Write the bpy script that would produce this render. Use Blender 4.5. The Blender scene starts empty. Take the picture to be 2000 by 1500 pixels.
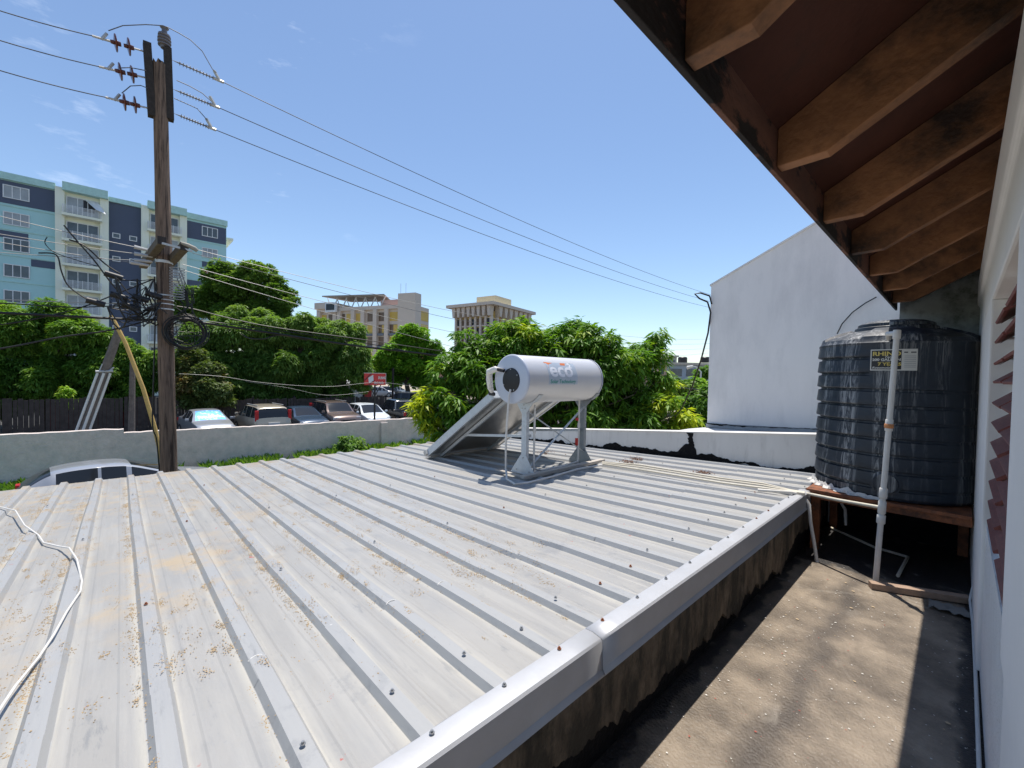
import bpy, math, random
import numpy as np
from mathutils import Matrix, Vector
rnd = random.Random(7)
rng = np.random.default_rng(11)
SC = bpy.context.scene
COL = SC.collection

# ------------------------------------------------------------------ camera
# world: origin at the camera's eye; X runs back along the roof ribs, Y along the house wall, Z up
F = 820.0
ROLL = 0.019; YH = 732.0
_up = -np.array([-ROLL, 1, (750 - YH) / F]); _up /= np.linalg.norm(_up)
_v1 = np.array([878.0, (YH + ROLL * 878) - 750, F]); _v1 /= np.linalg.norm(_v1)
_x = np.cross(_v1, _up); _x /= np.linalg.norm(_x)
if _x[0] < 0: _x = -_x
RM = np.array([_x, _v1, _up])
cam_d = bpy.data.cameras.new("camera"); cam = bpy.data.objects.new("camera", cam_d); COL.objects.link(cam)
cam_d.sensor_width = 36; cam_d.lens = F / 2000 * 36; cam_d.clip_start = 0.02; cam_d.clip_end = 20000
_m = Matrix.Identity(4)
for i in range(3):
    _m[i][0] = RM[i, 0]; _m[i][1] = -RM[i, 1]; _m[i][2] = -RM[i, 2]
cam.matrix_world = _m
SC.camera = cam

# ------------------------------------------------------------------ light
SUN = Vector((-0.15, 0.20, 1.0)).normalized()
W = bpy.data.worlds.new("World"); SC.world = W; W.use_nodes = True
nt = W.node_tree; nt.nodes.clear()
o_ = nt.nodes.new('ShaderNodeOutputWorld'); bg = nt.nodes.new('ShaderNodeBackground')
sky = nt.nodes.new('ShaderNodeTexSky'); sky.sky_type = 'NISHITA'; sky.sun_disc = False
sky.sun_elevation = math.asin(SUN.z); sky.sun_rotation = math.atan2(SUN.x, SUN.y)
sky.air_density = 1.0; sky.dust_density = 0.25; sky.ozone_density = 2.4
tc = nt.nodes.new('ShaderNodeTexCoord'); mp = nt.nodes.new('ShaderNodeMapping'); mp.inputs['Scale'].default_value = (3.0, 3.0, 11.0)
nz = nt.nodes.new('ShaderNodeTexNoise'); nz.inputs['Scale'].default_value = 2.3; nz.inputs['Detail'].default_value = 8; nz.inputs['Roughness'].default_value = .62
cr = nt.nodes.new('ShaderNodeValToRGB'); cr.color_ramp.elements[0].position = .60; cr.color_ramp.elements[1].position = .86
cr.color_ramp.elements[1].color = (.30, .30, .30, 1)
mx = nt.nodes.new('ShaderNodeMixRGB'); mx.inputs[2].default_value = (9.5, 10.0, 10.6, 1)
nt.links.new(tc.outputs['Generated'], mp.inputs[0]); nt.links.new(mp.outputs[0], nz.inputs[0]); nt.links.new(nz.outputs[0], cr.inputs[0])
spx = nt.nodes.new('ShaderNodeSeparateXYZ'); nt.links.new(tc.outputs['Generated'], spx.inputs[0])
mk = nt.nodes.new('ShaderNodeMapRange'); mk.inputs[1].default_value = .42; mk.inputs[2].default_value = .22; nt.links.new(spx.outputs['Y'], mk.inputs[0])
ml = nt.nodes.new('ShaderNodeMath'); ml.operation = 'MULTIPLY'; nt.links.new(cr.outputs[0], ml.inputs[0]); nt.links.new(mk.outputs[0], ml.inputs[1])
nt.links.new(ml.outputs[0], mx.inputs[0]); nt.links.new(sky.outputs[0], mx.inputs[1])
nt.links.new(mx.outputs[0], bg.inputs[0]); nt.links.new(bg.outputs[0], o_.inputs[0])
bg.inputs[1].default_value = 0.125
sun_d = bpy.data.lights.new("sun", 'SUN'); sun_d.energy = 4.2; sun_d.angle = math.radians(.5); sun_d.color = (1, .935, .85)
sun = bpy.data.objects.new("sun", sun_d); COL.objects.link(sun); sun.rotation_euler = SUN.to_track_quat('Z', 'Y').to_euler()
SC.view_settings.view_transform = 'Standard'; SC.view_settings.look = 'None'
SC.view_settings.exposure = 0.45; SC.view_settings.gamma = 1

# ------------------------------------------------------------------ helpers
def ray(px, py): return RM @ np.array([px - 1000.0, py - 750.0, F])
def at(px, py, depth): return ray(px, py) * (depth / F)
def atX(px, py, x): d = ray(px, py); return d * (x / d[0])
def atY(px, py, y): d = ray(px, py); return d * (y / d[1])
def atZ(px, py, z): d = ray(px, py); return d * (z / d[2])
TS = math.tan(math.radians(2.6))
def zr(x): return -0.93 + (x + 0.87) * TS
def rp(px, py, h=0.0):
    d = ray(px, py); k = (-.93 + h + .87 * TS) / (d[2] - d[0] * TS); return d * k

MATS = {}
def mat(name, c=(.5, .5, .5), rough=.6, metal=0., var=.12, vs=3., bump=0., bs=40., c2=None, f2=.5, s2=2., w2=.08, spec=.5, stretch=None, alpha=None, coat=0.):
    """principled material: base colour broken by two noises, optional second colour in patches, optional bump"""
    if name in MATS: return MATS[name]
    m = bpy.data.materials.new(name); m.use_nodes = True; t = m.node_tree; N = t.nodes; L = t.links
    p = N['Principled BSDF']; p.inputs['Roughness'].default_value = rough; p.inputs['Metallic'].default_value = metal
    p.inputs['Specular IOR Level'].default_value = spec; p.inputs['Coat Weight'].default_value = coat
    g = N.new('ShaderNodeNewGeometry'); vec = g.outputs['Position']
    if stretch:
        mpn = N.new('ShaderNodeMapping'); mpn.inputs['Scale'].default_value = stretch; L.new(vec, mpn.inputs[0]); vec = mpn.outputs[0]
    n = N.new('ShaderNodeTexNoise'); n.inputs['Scale'].default_value = vs; n.inputs['Detail'].default_value = 7; n.inputs['Roughness'].default_value = .65; L.new(vec, n.inputs['Vector'])
    mr = N.new('ShaderNodeMapRange'); mr.inputs[1].default_value = .3; mr.inputs[2].default_value = .7; mr.inputs[3].default_value = 1 - var; mr.inputs[4].default_value = 1 + var
    L.new(n.outputs[0], mr.inputs[0])
    base = N.new('ShaderNodeRGB'); base.outputs[0].default_value = (*c, 1); src = base.outputs[0]
    if c2:
        n2 = N.new('ShaderNodeTexNoise'); n2.inputs['Scale'].default_value = s2; n2.inputs['Detail'].default_value = 9; n2.inputs['Roughness'].default_value = .7; L.new(vec, n2.inputs['Vector'])
        r2 = N.new('ShaderNodeMapRange'); r2.inputs[1].default_value = f2 - w2; r2.inputs[2].default_value = f2 + w2; L.new(n2.outputs[0], r2.inputs[0])
        mm = N.new('ShaderNodeMixRGB'); mm.inputs[2].default_value = (*c2, 1); L.new(r2.outputs[0], mm.inputs[0]); L.new(src, mm.inputs[1]); src = mm.outputs[0]
    mu = N.new('ShaderNodeVectorMath'); mu.operation = 'SCALE'; L.new(src, mu.inputs[0]); L.new(mr.outputs[0], mu.inputs['Scale'])
    L.new(mu.outputs[0], p.inputs['Base Color'])
    if bump:
        nb = N.new('ShaderNodeTexNoise'); nb.inputs['Scale'].default_value = bs; nb.inputs['Detail'].default_value = 6; L.new(vec, nb.inputs['Vector'])
        b = N.new('ShaderNodeBump'); b.inputs['Strength'].default_value = bump; b.inputs['Distance'].default_value = .02; L.new(nb.outputs[0], b.inputs['Height']); L.new(b.outputs[0], p.inputs['Normal'])
    m['p'] = 1; MATS[name] = m
    return m

def woff(p):
    v = Vector((0, 0, 0))
    while p is not None: v += Vector(p.location); p = p.parent
    return v

class MB:
    def __init__(s): s.v = []; s.f = []
    def add(s, V, Fc):
        b = len(s.v); s.v.extend([tuple(map(float, q)) for q in V]); s.f.extend([tuple(b + i for i in q) for q in Fc]); return s
    def box(s, x0, x1, y0, y1, z0, z1):
        V = [(x0, y0, z0), (x1, y0, z0), (x1, y1, z0), (x0, y1, z0), (x0, y0, z1), (x1, y0, z1), (x1, y1, z1), (x0, y1, z1)]
        return s.add(V, [(0, 3, 2, 1), (4, 5, 6, 7), (0, 1, 5, 4), (1, 2, 6, 5), (2, 3, 7, 6), (3, 0, 4, 7)])
    def bar(s, p0, p1, w, h, up=(0, 0, 1)):
        p0 = Vector(p0); p1 = Vector(p1); d = (p1 - p0).normalized(); u = Vector(up); r = d.cross(u)
        if r.length < 1e-4: r = d.cross(Vector((1, 0, 0)))
        r.normalize(); u = r.cross(d); V = []
        for q in (p0, p1):
            for a, b in ((-1, -1), (1, -1), (1, 1), (-1, 1)): V.append(q + r * a * w / 2 + u * b * h / 2)
        return s.add(V, [(3, 2, 1, 0), (4, 5, 6, 7), (0, 1, 5, 4), (1, 2, 6, 5), (2, 3, 7, 6), (3, 0, 4, 7)])
    def tube(s, pts, r, n=8, cap=True):
        P = [Vector(q) for q in pts]; rs = r if isinstance(r, (list, tuple)) else [r] * len(P); V = []; Fc = []; prev = None
        for i, q in enumerate(P):
            t = (P[min(i + 1, len(P) - 1)] - P[max(i - 1, 0)]).normalized()
            if prev is None:
                a = t.cross(Vector((0, 0, 1)));
                if a.length < .1: a = t.cross(Vector((1, 0, 0)))
            else: a = prev - t * prev.dot(t)
            a.normalize(); prev = a; b = t.cross(a)
            for k in range(n):
                an = 2 * math.pi * k / n; V.append(q + (a * math.cos(an) + b * math.sin(an)) * rs[i])
        for i in range(len(P) - 1):
            for k in range(n):
                k2 = (k + 1) % n; Fc.append((i * n + k, i * n + k2, (i + 1) * n + k2, (i + 1) * n + k))
        if cap: Fc.append(tuple(range(n))[::-1]); Fc.append(tuple((len(P) - 1) * n + k for k in range(n)))
        return s.add(V, Fc)
    def prism(s, poly, axis, a0, a1):
        """poly: 2D outline; extruded along axis between a0 and a1. axis 'y' -> (x,z); 'x' -> (y,z); 'z' -> (x,y)"""
        n = len(poly); f = {'y': lambda p, a: (p[0], a, p[1]), 'x': lambda p, a: (a, p[0], p[1]), 'z': lambda p, a: (p[0], p[1], a)}[axis]
        V = [f(p, a0) for p in poly] + [f(p, a1) for p in poly]
        Fc = [tuple(range(n))[::-1], tuple(range(n, 2 * n))] + [(i, (i + 1) % n, n + (i + 1) % n, n + i) for i in range(n)]
        return s.add(V, Fc)
    def lathe(s, c, prof, n=32, axis='z', a0=0, a1=2 * math.pi):
        V = []; Fc = []; m = len(prof)
        full = abs(a1 - a0 - 2 * math.pi) < 1e-6; nn = n if full else n + 1
        for k in range(nn):
            an = a0 + (a1 - a0) * k / n
            for r, h in prof:
                if axis == 'z': V.append((c[0] + r * math.cos(an), c[1] + r * math.sin(an), c[2] + h))
                elif axis == 'y': V.append((c[0] + r * math.cos(an), c[1] + h, c[2] + r * math.sin(an)))
                else: V.append((c[0] + h, c[1] + r * math.cos(an), c[2] + r * math.sin(an)))
        for k in range(n):
            k2 = (k + 1) % nn
            for i in range(m - 1): Fc.append((k * m + i, k2 * m + i, k2 * m + i + 1, k * m + i + 1))
        return s.add(V, Fc)
    def build(s, name, material, parent=None, smooth=None, bevel=0, local=False, fix=True):
        me = bpy.data.meshes.new(name); V = np.array(s.v, float)
        if parent is not None and not local: V = V - np.array(woff(parent))
        me.from_pydata(V.tolist(), [], s.f)
        if fix:
            import bmesh
            bm = bmesh.new(); bm.from_mesh(me); bmesh.ops.recalc_face_normals(bm, faces=bm.faces); bm.to_mesh(me); bm.free()
        me.materials.append(material)
        if smooth is not None:
            me.polygons.foreach_set('use_smooth', [True] * len(me.polygons)); me.set_sharp_from_angle(angle=math.radians(smooth))
        o = bpy.data.objects.new(name, me); COL.objects.link(o); o.parent = parent
        if bevel:
            b = o.modifiers.new('bevel', 'BEVEL'); b.width = bevel; b.segments = 2; b.limit_method = 'ANGLE'
        return o

def tag(o, label=None, cat=None, group=None, kind=None):
    if label: o['label'] = label
    if cat: o['category'] = cat
    if group: o['group'] = group
    if kind: o['kind'] = kind
    return o
def thing(name, loc, label, cat, group=None, rz=0):
    o = bpy.data.objects.new(name, None); COL.objects.link(o); o.location = [float(a) for a in loc]; o.rotation_euler = (0, 0, rz); o.empty_display_size = .1
    return tag(o, label, cat, group)
def copy_tree(o, parent=None):
    c = o.copy(); COL.objects.link(c); c.parent = parent
    for ch in list(o.children): copy_tree(ch, c)
    return c
def text_mesh(body, size, mapf, material, name, parent, align='LEFT', sx=1., bold=0.0, shear=0., cuts=0):
    cu = bpy.data.curves.new('t', 'FONT'); cu.body = body; cu.size = size; cu.align_x = align; cu.offset = bold; cu.shear = shear; cu.resolution_u = 3
    ob = bpy.data.objects.new('t', cu); COL.objects.link(ob)
    dg = bpy.context.evaluated_depsgraph_get(); me = ob.evaluated_get(dg).to_mesh()
    V = [mapf(v.co.x * sx, v.co.y) for v in me.vertices]; Fc = [tuple(p.vertices) for p in me.polygons]
    ob.evaluated_get(dg).to_mesh_clear(); bpy.data.objects.remove(ob)
    b = MB(); b.add(V, Fc); return b.build(name, material, parent, fix=False)

def hash_noise(x, seed=0):
    r = np.random.default_rng(seed); k = r.uniform(-1, 1, 4096)
    xi = np.floor(x).astype(int); f = x - xi; f = f * f * (3 - 2 * f)
    return k[xi % 4096] * (1 - f) + k[(xi + 1) % 4096] * f
def fbm(x, seed=0, o=5):
    return sum(hash_noise(x * 2 ** i, seed + i) / 1.7 ** i for i in range(o))

# ------------------------------------------------------------------ materials
M_roof = mat('galvanised_roof', (.34, .333, .315), .45, .08, .07, 2.2, .05, 60, c2=(.31, .31, .305), f2=.56, s2=3.2, w2=.09, stretch=(.45, 1.6, 1))
M_flash = mat('galvanised_flashing', (.43, .44, .46), .5, .25, .06, 6, .03, 30, c2=(.44, .46, .49), f2=.6, s2=9)
M_galv = mat('galvanised_steel', (.56, .60, .63), .5, .4, .10, 25)
M_dgalv = mat('dull_steel', (.30, .33, .35), .5, .6, .10, 25)
M_white = mat('white_wall_paint', (.80, .78, .75), .75, 0, .04, 4, .05, 60)
M_rough = mat('rough_white_render', (.80, .79, .77), .85, 0, .05, 6, .9, 70)
M_nbr = mat('neighbour_wall_paint', (.86, .825, .79), .85, 0, .035, 1.3, .10, 30, c2=(.70, .675, .65), f2=.60, s2=1.6, w2=.14, stretch=(1.6, 1, .45))
M_par = mat('parapet_render', (.66, .65, .63), .85, 0, .04, 2, .06, 40, c2=(.56, .55, .53), f2=.62, s2=3, stretch=(3, 1, .6))
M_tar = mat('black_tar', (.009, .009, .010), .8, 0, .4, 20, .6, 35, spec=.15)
M_stain = mat('stained_concrete', (.175, .135, .095), .9, 0, .4, 14, .8, 40, c2=(.035, .030, .022), f2=.47, s2=6, w2=.1, stretch=(1, 1, .45))
M_gwall = mat('grey_render', (.62, .54, .49), .95, 0, .12, 3.6, 1.0, 14, c2=(.55, .505, .46), f2=.55, s2=3)
M_wood = mat('eave_wood', (.17, .075, .045), .75, 0, .3, 5, .2, 60, c2=(.014, .010, .008), f2=.505, s2=4.0, w2=.02, stretch=(1, .45, 1))
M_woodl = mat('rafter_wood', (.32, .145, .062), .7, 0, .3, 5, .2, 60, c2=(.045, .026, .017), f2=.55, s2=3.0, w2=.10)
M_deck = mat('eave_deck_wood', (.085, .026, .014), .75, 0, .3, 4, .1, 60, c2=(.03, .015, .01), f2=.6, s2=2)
M_plat = mat('platform_wood', (.24, .08, .03), .6, 0, .35, 7, .3, 50, c2=(.08, .03, .015), f2=.55, s2=9)
M_plank = mat('weathered_plank', (.36, .25, .18), .8, 0, .2, 12, .2, 60, stretch=(1, 6, 6))
M_tank = mat('black_polyethylene', (.017, .025, .037), .52, 0, .25, 9, .08, 50)
M_pvc = mat('pvc_pipe', (.66, .64, .60), .45, 0, .07, 14)
M_pvcc = mat('cream_pvc', (.62, .57, .46), .45, 0, .08, 14)
M_orange = mat('orange_fitting', (.55, .22, .08), .5)
M_red = mat('red_plastic', (.55, .03, .02), .4)
M_alu = mat('brushed_aluminium', (.66, .655, .65), .4, .4, .03, 8)
M_ecap = mat('grey_end_cap', (.52, .56, .64), .4, .1, .02, 8)
M_black = mat('black_plastic', (.012, .012, .015), .45)
M_rubber = mat('black_cable', (.012, .012, .013), .5)
M_wire = mat('aluminium_wire', (.055, .06, .075), .6, 0)
M_wirel = mat('bright_wire', (.30, .30, .30), .5, .3)
M_pole = mat('weathered_pole_wood', (.185, .125, .09), .9, 0, .45, 1.6, 1.0, 3.5, c2=(.055, .035, .026), f2=.54, s2=1.3, w2=.05, stretch=(22, 22, 1.1))
M_darkw = mat('dark_timber', (.030, .024, .021), .9, 0, .3, 14, .4, 30)
M_arm = mat('crossarm_wood', (.11, .09, .065), .9, 0, .3, 14, .4, 30)
M_porc = mat('brown_porcelain', (.10, .025, .018), .15)
M_gporc = mat('grey_porcelain', (.13, .12, .13), .3)
M_steel = mat('zinc_fitting', (.45, .45, .44), .45, .5, .1, 20)
M_yel = mat('yellow_timber', (.55, .36, .12), .7, 0, .12, 8)
M_glass = mat('dark_glass', (.02, .024, .03), .08, 0, 0, 1, spec=.35)
M_tyre = mat('tyre', (.02, .02, .02), .85)
M_rim = mat('alloy_rim', (.45, .46, .48), .35, .7)
M_asph = mat('asphalt', (.07, .068, .065), .95, 0, .15, 1.2, .3, 30)
M_dirt = mat('dry_ground', (.30, .25, .18), .95, 0, .2, .2, c2=(.12, .13, .05), f2=.5, s2=.15)

# ------------------------------------------------------------------ ground
GN = -4.1; GP = -3.6
b = MB(); b.add([(-20.7, -6000, GN), (6000, -6000, GN), (6000, 6000, GN), (-20.7, 6000, GN)], [(0, 1, 2, 3)])
tag(b.build('ground', M_dirt), kind='structure')
b = MB(); b.add([(-6000, -6000, GP), (-20.75, -6000, GP), (-20.75, 6000, GP), (-6000, 6000, GP)], [(0, 1, 2, 3)])
b.add([(-20.75, -6000, GP), (-20.75, -6000, GN - .3), (-20.75, 6000, GN - .3), (-20.75, 6000, GP)], [(0, 1, 2, 3)])
tag(b.build('parking_lot', M_asph, fix=False), kind='structure')
b = MB(); b.add([(-400, 36, GP + .004), (-20.75, 36, GP + .004), (-20.75, 60, GP + .004), (-400, 60, GP + .004)], [(0, 1, 2, 3)])
tag(b.build('pavement', mat('pale_paving', (.42, .36, .28), .9, 0, .15, .5)), kind='structure')

# ------------------------------------------------------------------ walkway floor
def floor_material():
    m = mat('walkway_concrete', (.27, .22, .165), .5, 0, .30, 2.6, .5, 75, c2=(.13, .105, .08), f2=.49, s2=2.9, w2=.10)
    t = m.node_tree; N = t.nodes; L = t.links; p = N['Principled BSDF']
    src = p.inputs['Base Color'].links[0].from_socket
    # dark streak along the middle of the slab
    g = N.new('ShaderNodeNewGeometry'); sp = N.new('ShaderNodeSeparateXYZ'); L.new(g.outputs['Position'], sp.inputs[0])
    nzn = N.new('ShaderNodeTexNoise'); nzn.inputs['Scale'].default_value = 3.5; nzn.inputs['Detail'].default_value = 5; L.new(g.outputs['Position'], nzn.inputs['Vector'])
    a = N.new('ShaderNodeMath'); a.operation = 'MULTIPLY_ADD'; L.new(nzn.outputs[0], a.inputs[0]); a.inputs[1].default_value = .22; a.inputs[2].default_value = .36
    s_ = N.new('ShaderNodeMath'); s_.operation = 'ADD'; L.new(sp.outputs['X'], s_.inputs[0]); L.new(a.outputs[0], s_.inputs[1])
    ab = N.new('ShaderNodeMath'); ab.operation = 'ABSOLUTE'; L.new(s_.outputs[0], ab.inputs[0])
    mr = N.new('ShaderNodeMapRange'); mr.inputs[1].default_value = .015; mr.inputs[2].default_value = .085; mr.inputs[3].default_value = .62; mr.inputs[4].default_value = 0; L.new(ab.outputs[0], mr.inputs[0])
    mx = N.new('ShaderNodeMixRGB'); mx.inputs[2].default_value = (.045, .038, .035, 1); L.new(mr.outputs[0], mx.inputs[0]); L.new(src, mx.inputs[1])
    # black waterproofing brushed over the end of the slab, with shade under the tank painted in
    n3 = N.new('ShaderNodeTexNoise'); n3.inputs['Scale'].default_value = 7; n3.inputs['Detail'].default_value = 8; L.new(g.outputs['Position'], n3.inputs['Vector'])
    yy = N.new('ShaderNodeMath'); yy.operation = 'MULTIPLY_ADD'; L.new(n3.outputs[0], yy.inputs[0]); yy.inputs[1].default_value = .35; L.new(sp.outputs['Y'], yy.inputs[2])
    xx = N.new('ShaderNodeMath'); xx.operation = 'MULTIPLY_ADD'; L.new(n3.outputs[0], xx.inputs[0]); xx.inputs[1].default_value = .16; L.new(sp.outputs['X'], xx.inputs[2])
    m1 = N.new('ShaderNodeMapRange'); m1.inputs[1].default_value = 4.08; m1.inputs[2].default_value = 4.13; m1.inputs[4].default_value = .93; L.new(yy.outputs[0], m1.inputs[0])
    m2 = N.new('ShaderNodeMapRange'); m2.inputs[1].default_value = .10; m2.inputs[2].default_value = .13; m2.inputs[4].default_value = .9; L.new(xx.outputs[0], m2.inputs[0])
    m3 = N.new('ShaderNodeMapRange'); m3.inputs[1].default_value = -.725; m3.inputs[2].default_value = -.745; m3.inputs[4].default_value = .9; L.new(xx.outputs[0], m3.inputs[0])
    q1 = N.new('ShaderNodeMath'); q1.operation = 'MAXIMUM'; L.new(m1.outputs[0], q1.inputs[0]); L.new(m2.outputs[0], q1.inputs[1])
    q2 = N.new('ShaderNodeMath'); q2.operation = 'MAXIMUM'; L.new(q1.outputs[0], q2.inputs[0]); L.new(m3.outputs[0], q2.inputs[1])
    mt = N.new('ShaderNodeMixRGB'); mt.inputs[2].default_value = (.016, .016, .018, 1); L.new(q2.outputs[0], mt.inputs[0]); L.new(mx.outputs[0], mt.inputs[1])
    # pale chalky swirls
    w_ = N.new('ShaderNodeTexNoise'); w_.inputs['Scale'].default_value = 3.3; w_.inputs['Detail'].default_value = 6; w_.inputs['Distortion'].default_value = 2.2; L.new(g.outputs['Position'], w_.inputs['Vector'])
    wr = N.new('ShaderNodeMapRange'); wr.inputs[1].default_value = .60; wr.inputs[2].default_value = .72; wr.inputs[4].default_value = .35; L.new(w_.outputs[0], wr.inputs[0])
    mw = N.new('ShaderNodeMixRGB'); mw.inputs[2].default_value = (.42, .38, .32, 1); L.new(wr.outputs[0], mw.inputs[0]); L.new(mt.outputs[0], mw.inputs[1])
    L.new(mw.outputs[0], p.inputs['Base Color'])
    return m
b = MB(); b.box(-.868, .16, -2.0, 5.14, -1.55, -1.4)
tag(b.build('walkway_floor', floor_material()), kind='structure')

# paint chips and grit on the walkway
def chips(n, xr, yr, zf, smin, smax, seed, lift=.004):
    r = np.random.default_rng(seed); b = MB()
    for i in range(n):
        x = r.uniform(*xr); y = r.uniform(*yr); s = smin + (smax - smin) * r.random() ** 6; a = r.uniform(0, 6.28); k = r.integers(4, 7)
        z = zf(x, y) + lift; tx, ty = r.normal(0, .18, 2); V = []
        for j in range(k):
            an = a + 2 * math.pi * j / k; rr = s * r.uniform(.55, 1.0); dx = rr * math.cos(an); dy = rr * .7 * math.sin(an); V.append((x + dx, y + dy, z + abs(dx * tx + dy * ty)))
        b.add(V, [tuple(range(k))])
    return b
fz = lambda x, y: -1.4
tag(chips(1700, (-.80, .08), (.9, 4.0), fz, .0006, .0065, 3).build('paint_chips', mat('white_paint_chip', (.72, .70, .66), .6), fix=False), 'white flecks and chips of old paint strewn over the concrete walkway', 'paint chips', kind='stuff')
tag(chips(60, (-.78, .05), (1.0, 3.9), fz, .004, .014, 4, .005).build('plaster_flakes', mat('tan_flake', (.50, .38, .24), .8), fix=False), 'tan plaster flakes scattered over the concrete walkway', 'plaster flakes', kind='stuff')
tag(chips(110, (-.70, -.1), (1.2, 3.9), fz, .002, .009, 5, .0045).build('red_flakes', mat('red_flake', (.40, .06, .04), .7), fix=False), 'small red paint flakes scattered over the concrete walkway', 'paint flakes', kind='stuff')

# ------------------------------------------------------------------ annex with the ribbed metal roof
annex = thing('roofed_annex', (-3.4, 1.5, GN), 'low annex with a wide grey ribbed metal roof and stained side wall', 'building')
PITCH = .2435; Y0R = .569
YA, YB = -2.6, 5.125
def sheet(xa, xb, dz, seed):
    prof = []
    i0 = math.floor((YA - Y0R) / PITCH); i1 = math.ceil((YB - Y0R) / PITCH)
    for i in range(i0, i1 + 1):
        c = Y0R + i * PITCH
        for dy, z in ((-.034, 0), (-.021, .022), (.021, .022), (.034, 0), (.068, 0), (.074, .0018), (.082, .0018), (.088, 0), (.155, 0), (.161, .0018), (.169, .0018), (.175, 0)):
            if YA <= c + dy <= YB: prof.append((c + dy, z, i))
    ny = len(prof); nx = 26; xs = np.linspace(xa, xb, nx); r = np.random.default_rng(seed)
    Y = np.array([q[0] for q in prof]); Z = np.array([q[1] for q in prof]); I = np.array([q[2] for q in prof])
    V = []; wob = r.uniform(0, 100, 200)
    for x in xs:
        for j in range(ny):
            w = .0022 * fbm(np.array([x * 1.3 + wob[I[j] % 200]]), 5, 3)[0] + .0015 * fbm(np.array([x * .9 + Y[j] * 2.3]), 9, 2)[0]
            dyy = .0035 * hash_noise(np.array([x * .8 + wob[(I[j] + 7) % 200]]), 3)[0]
            V.append((x, Y[j] + dyy, zr(x) + Z[j] + w + dz))
    Fc = [(i * ny + j, (i + 1) * ny + j, (i + 1) * ny + j + 1, i * ny + j + 1) for i in range(nx - 1) for j in range(ny - 1)]
    b = MB(); b.add(V, Fc); return b

def roof_material():
    m = M_roof; t = m.node_tree; N = t.nodes; L = t.links; p = N['Principled BSDF']; src = p.inputs['Base Color'].links[0].from_socket
    g = N.new('ShaderNodeNewGeometry'); sp = N.new('ShaderNodeSeparateXYZ'); L.new(g.outputs['Position'], sp.inputs[0])
    def noise(scale, det=8, rough=.7, st=None):
        n = N.new('ShaderNodeTexNoise'); n.inputs['Scale'].default_value = scale; n.inputs['Detail'].default_value = det; n.inputs['Roughness'].default_value = rough
        if st:
            k = N.new('ShaderNodeMapping'); k.inputs['Scale'].default_value = st; L.new(g.outputs['Position'], k.inputs[0]); L.new(k.outputs[0], n.inputs['Vector'])
        else: L.new(g.outputs['Position'], n.inputs['Vector'])
        return n.outputs[0]
    def rng_(s, a, b_, c=0., d=1.):
        q = N.new('ShaderNodeMapRange'); q.inputs[1].default_value = a; q.inputs[2].default_value = b_; q.inputs[3].default_value = c; q.inputs[4].default_value = d; L.new(s, q.inputs[0]); return q.outputs[0]
    def mul(a, b_):
        q = N.new('ShaderNodeMath'); q.operation = 'MULTIPLY'; L.new(a, q.inputs[0]); L.new(b_, q.inputs[1]); return q.outputs[0]
    def mix(fac, col, base):
        q = N.new('ShaderNodeMixRGB'); q.inputs[2].default_value = (*col, 1); L.new(fac, q.inputs[0]); L.new(base, q.inputs[1]); return q.outputs[0]
    # distance from the rib centre line, in metres
    def M_(op, a, b_=None, v=None):
        q = N.new('ShaderNodeMath'); q.operation = op; L.new(a, q.inputs[0])
        if b_ is not None: L.new(b_, q.inputs[1])
        elif v is not None: q.inputs[1].default_value = v
        return q.outputs[0]
    fr = M_('FRACT', M_('ADD', M_('DIVIDE', M_('SUBTRACT', sp.outputs['Y'], v=Y0R - 40 * PITCH), v=PITCH), v=.5)); dist = M_('MULTIPLY', M_('ABSOLUTE', M_('SUBTRACT', fr, v=.5)), v=PITCH)
    # chalky run-off along the pans
    c = mix(rng_(noise(2.2, 6, .6, (.5, 7, 1)), .48, .66, 0, .5), (.43, .42, .39), src)
    # the bare zinc of the ribs stays cooler than the dusty pans; pale chalk and a painted edge highlight line the foot of each rib
    c = mix(mul(rng_(dist, .062, .038, 0, .75), rng_(noise(3.5, 6, .7, (.35, 8, 1)), .40, .56)), (.46, .445, .395), c)
    c = mix(rng_(dist, .036, .032, 0, .8), (.335, .345, .355), c)
    # dark scuffs
    c = mix(mul(rng_(noise(5.5), .55, .66, 0, .55), rng_(noise(.9, 3), .45, .6)), (.22, .23, .245), c)
    c = mix(mul(rng_(noise(7, 8, .75, (.7, 3.2, 1)), .56, .66, 0, .6), rng_(noise(1.3, 3), .46, .58)), (.19, .20, .21), c)
    c = mix(rng_(noise(46, 3), .66, .74, 0, .45), (.27, .28, .29), c)
    # tan sand washed over the left of the roof
    area = mul(rng_(sp.outputs['Y'], 1.3, .2), rng_(sp.outputs['X'], -1.7, -2.6))
    c = mix(mul(mul(rng_(noise(3.6, 9, .75), .50, .62, 0, .75), area), rng_(noise(1.1, 3), .40, .52)), (.46, .36, .23), c)
    edge = rng_(sp.outputs['X'], -5.45, -5.9)
    c = mix(mul(rng_(noise(2.8, 8), .46, .56, 0, .75), edge), (.36, .29, .21), c)
    # few red paint smears
    c = mix(mul(rng_(noise(16, 6), .66, .70, 0, .9), rng_(noise(1.7, 2), .56, .62)), (.42, .07, .05), c)
    L.new(c, p.inputs['Base Color'])
roof_material()
r1 = sheet(-6.02, -1.42, 0, 1).build('roof_sheet', M_roof, annex, smooth=12, fix=False)
r2 = sheet(-1.56, -.868, .0028, 2).build('roof_sheet', M_roof, annex, smooth=12, fix=False)
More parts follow.
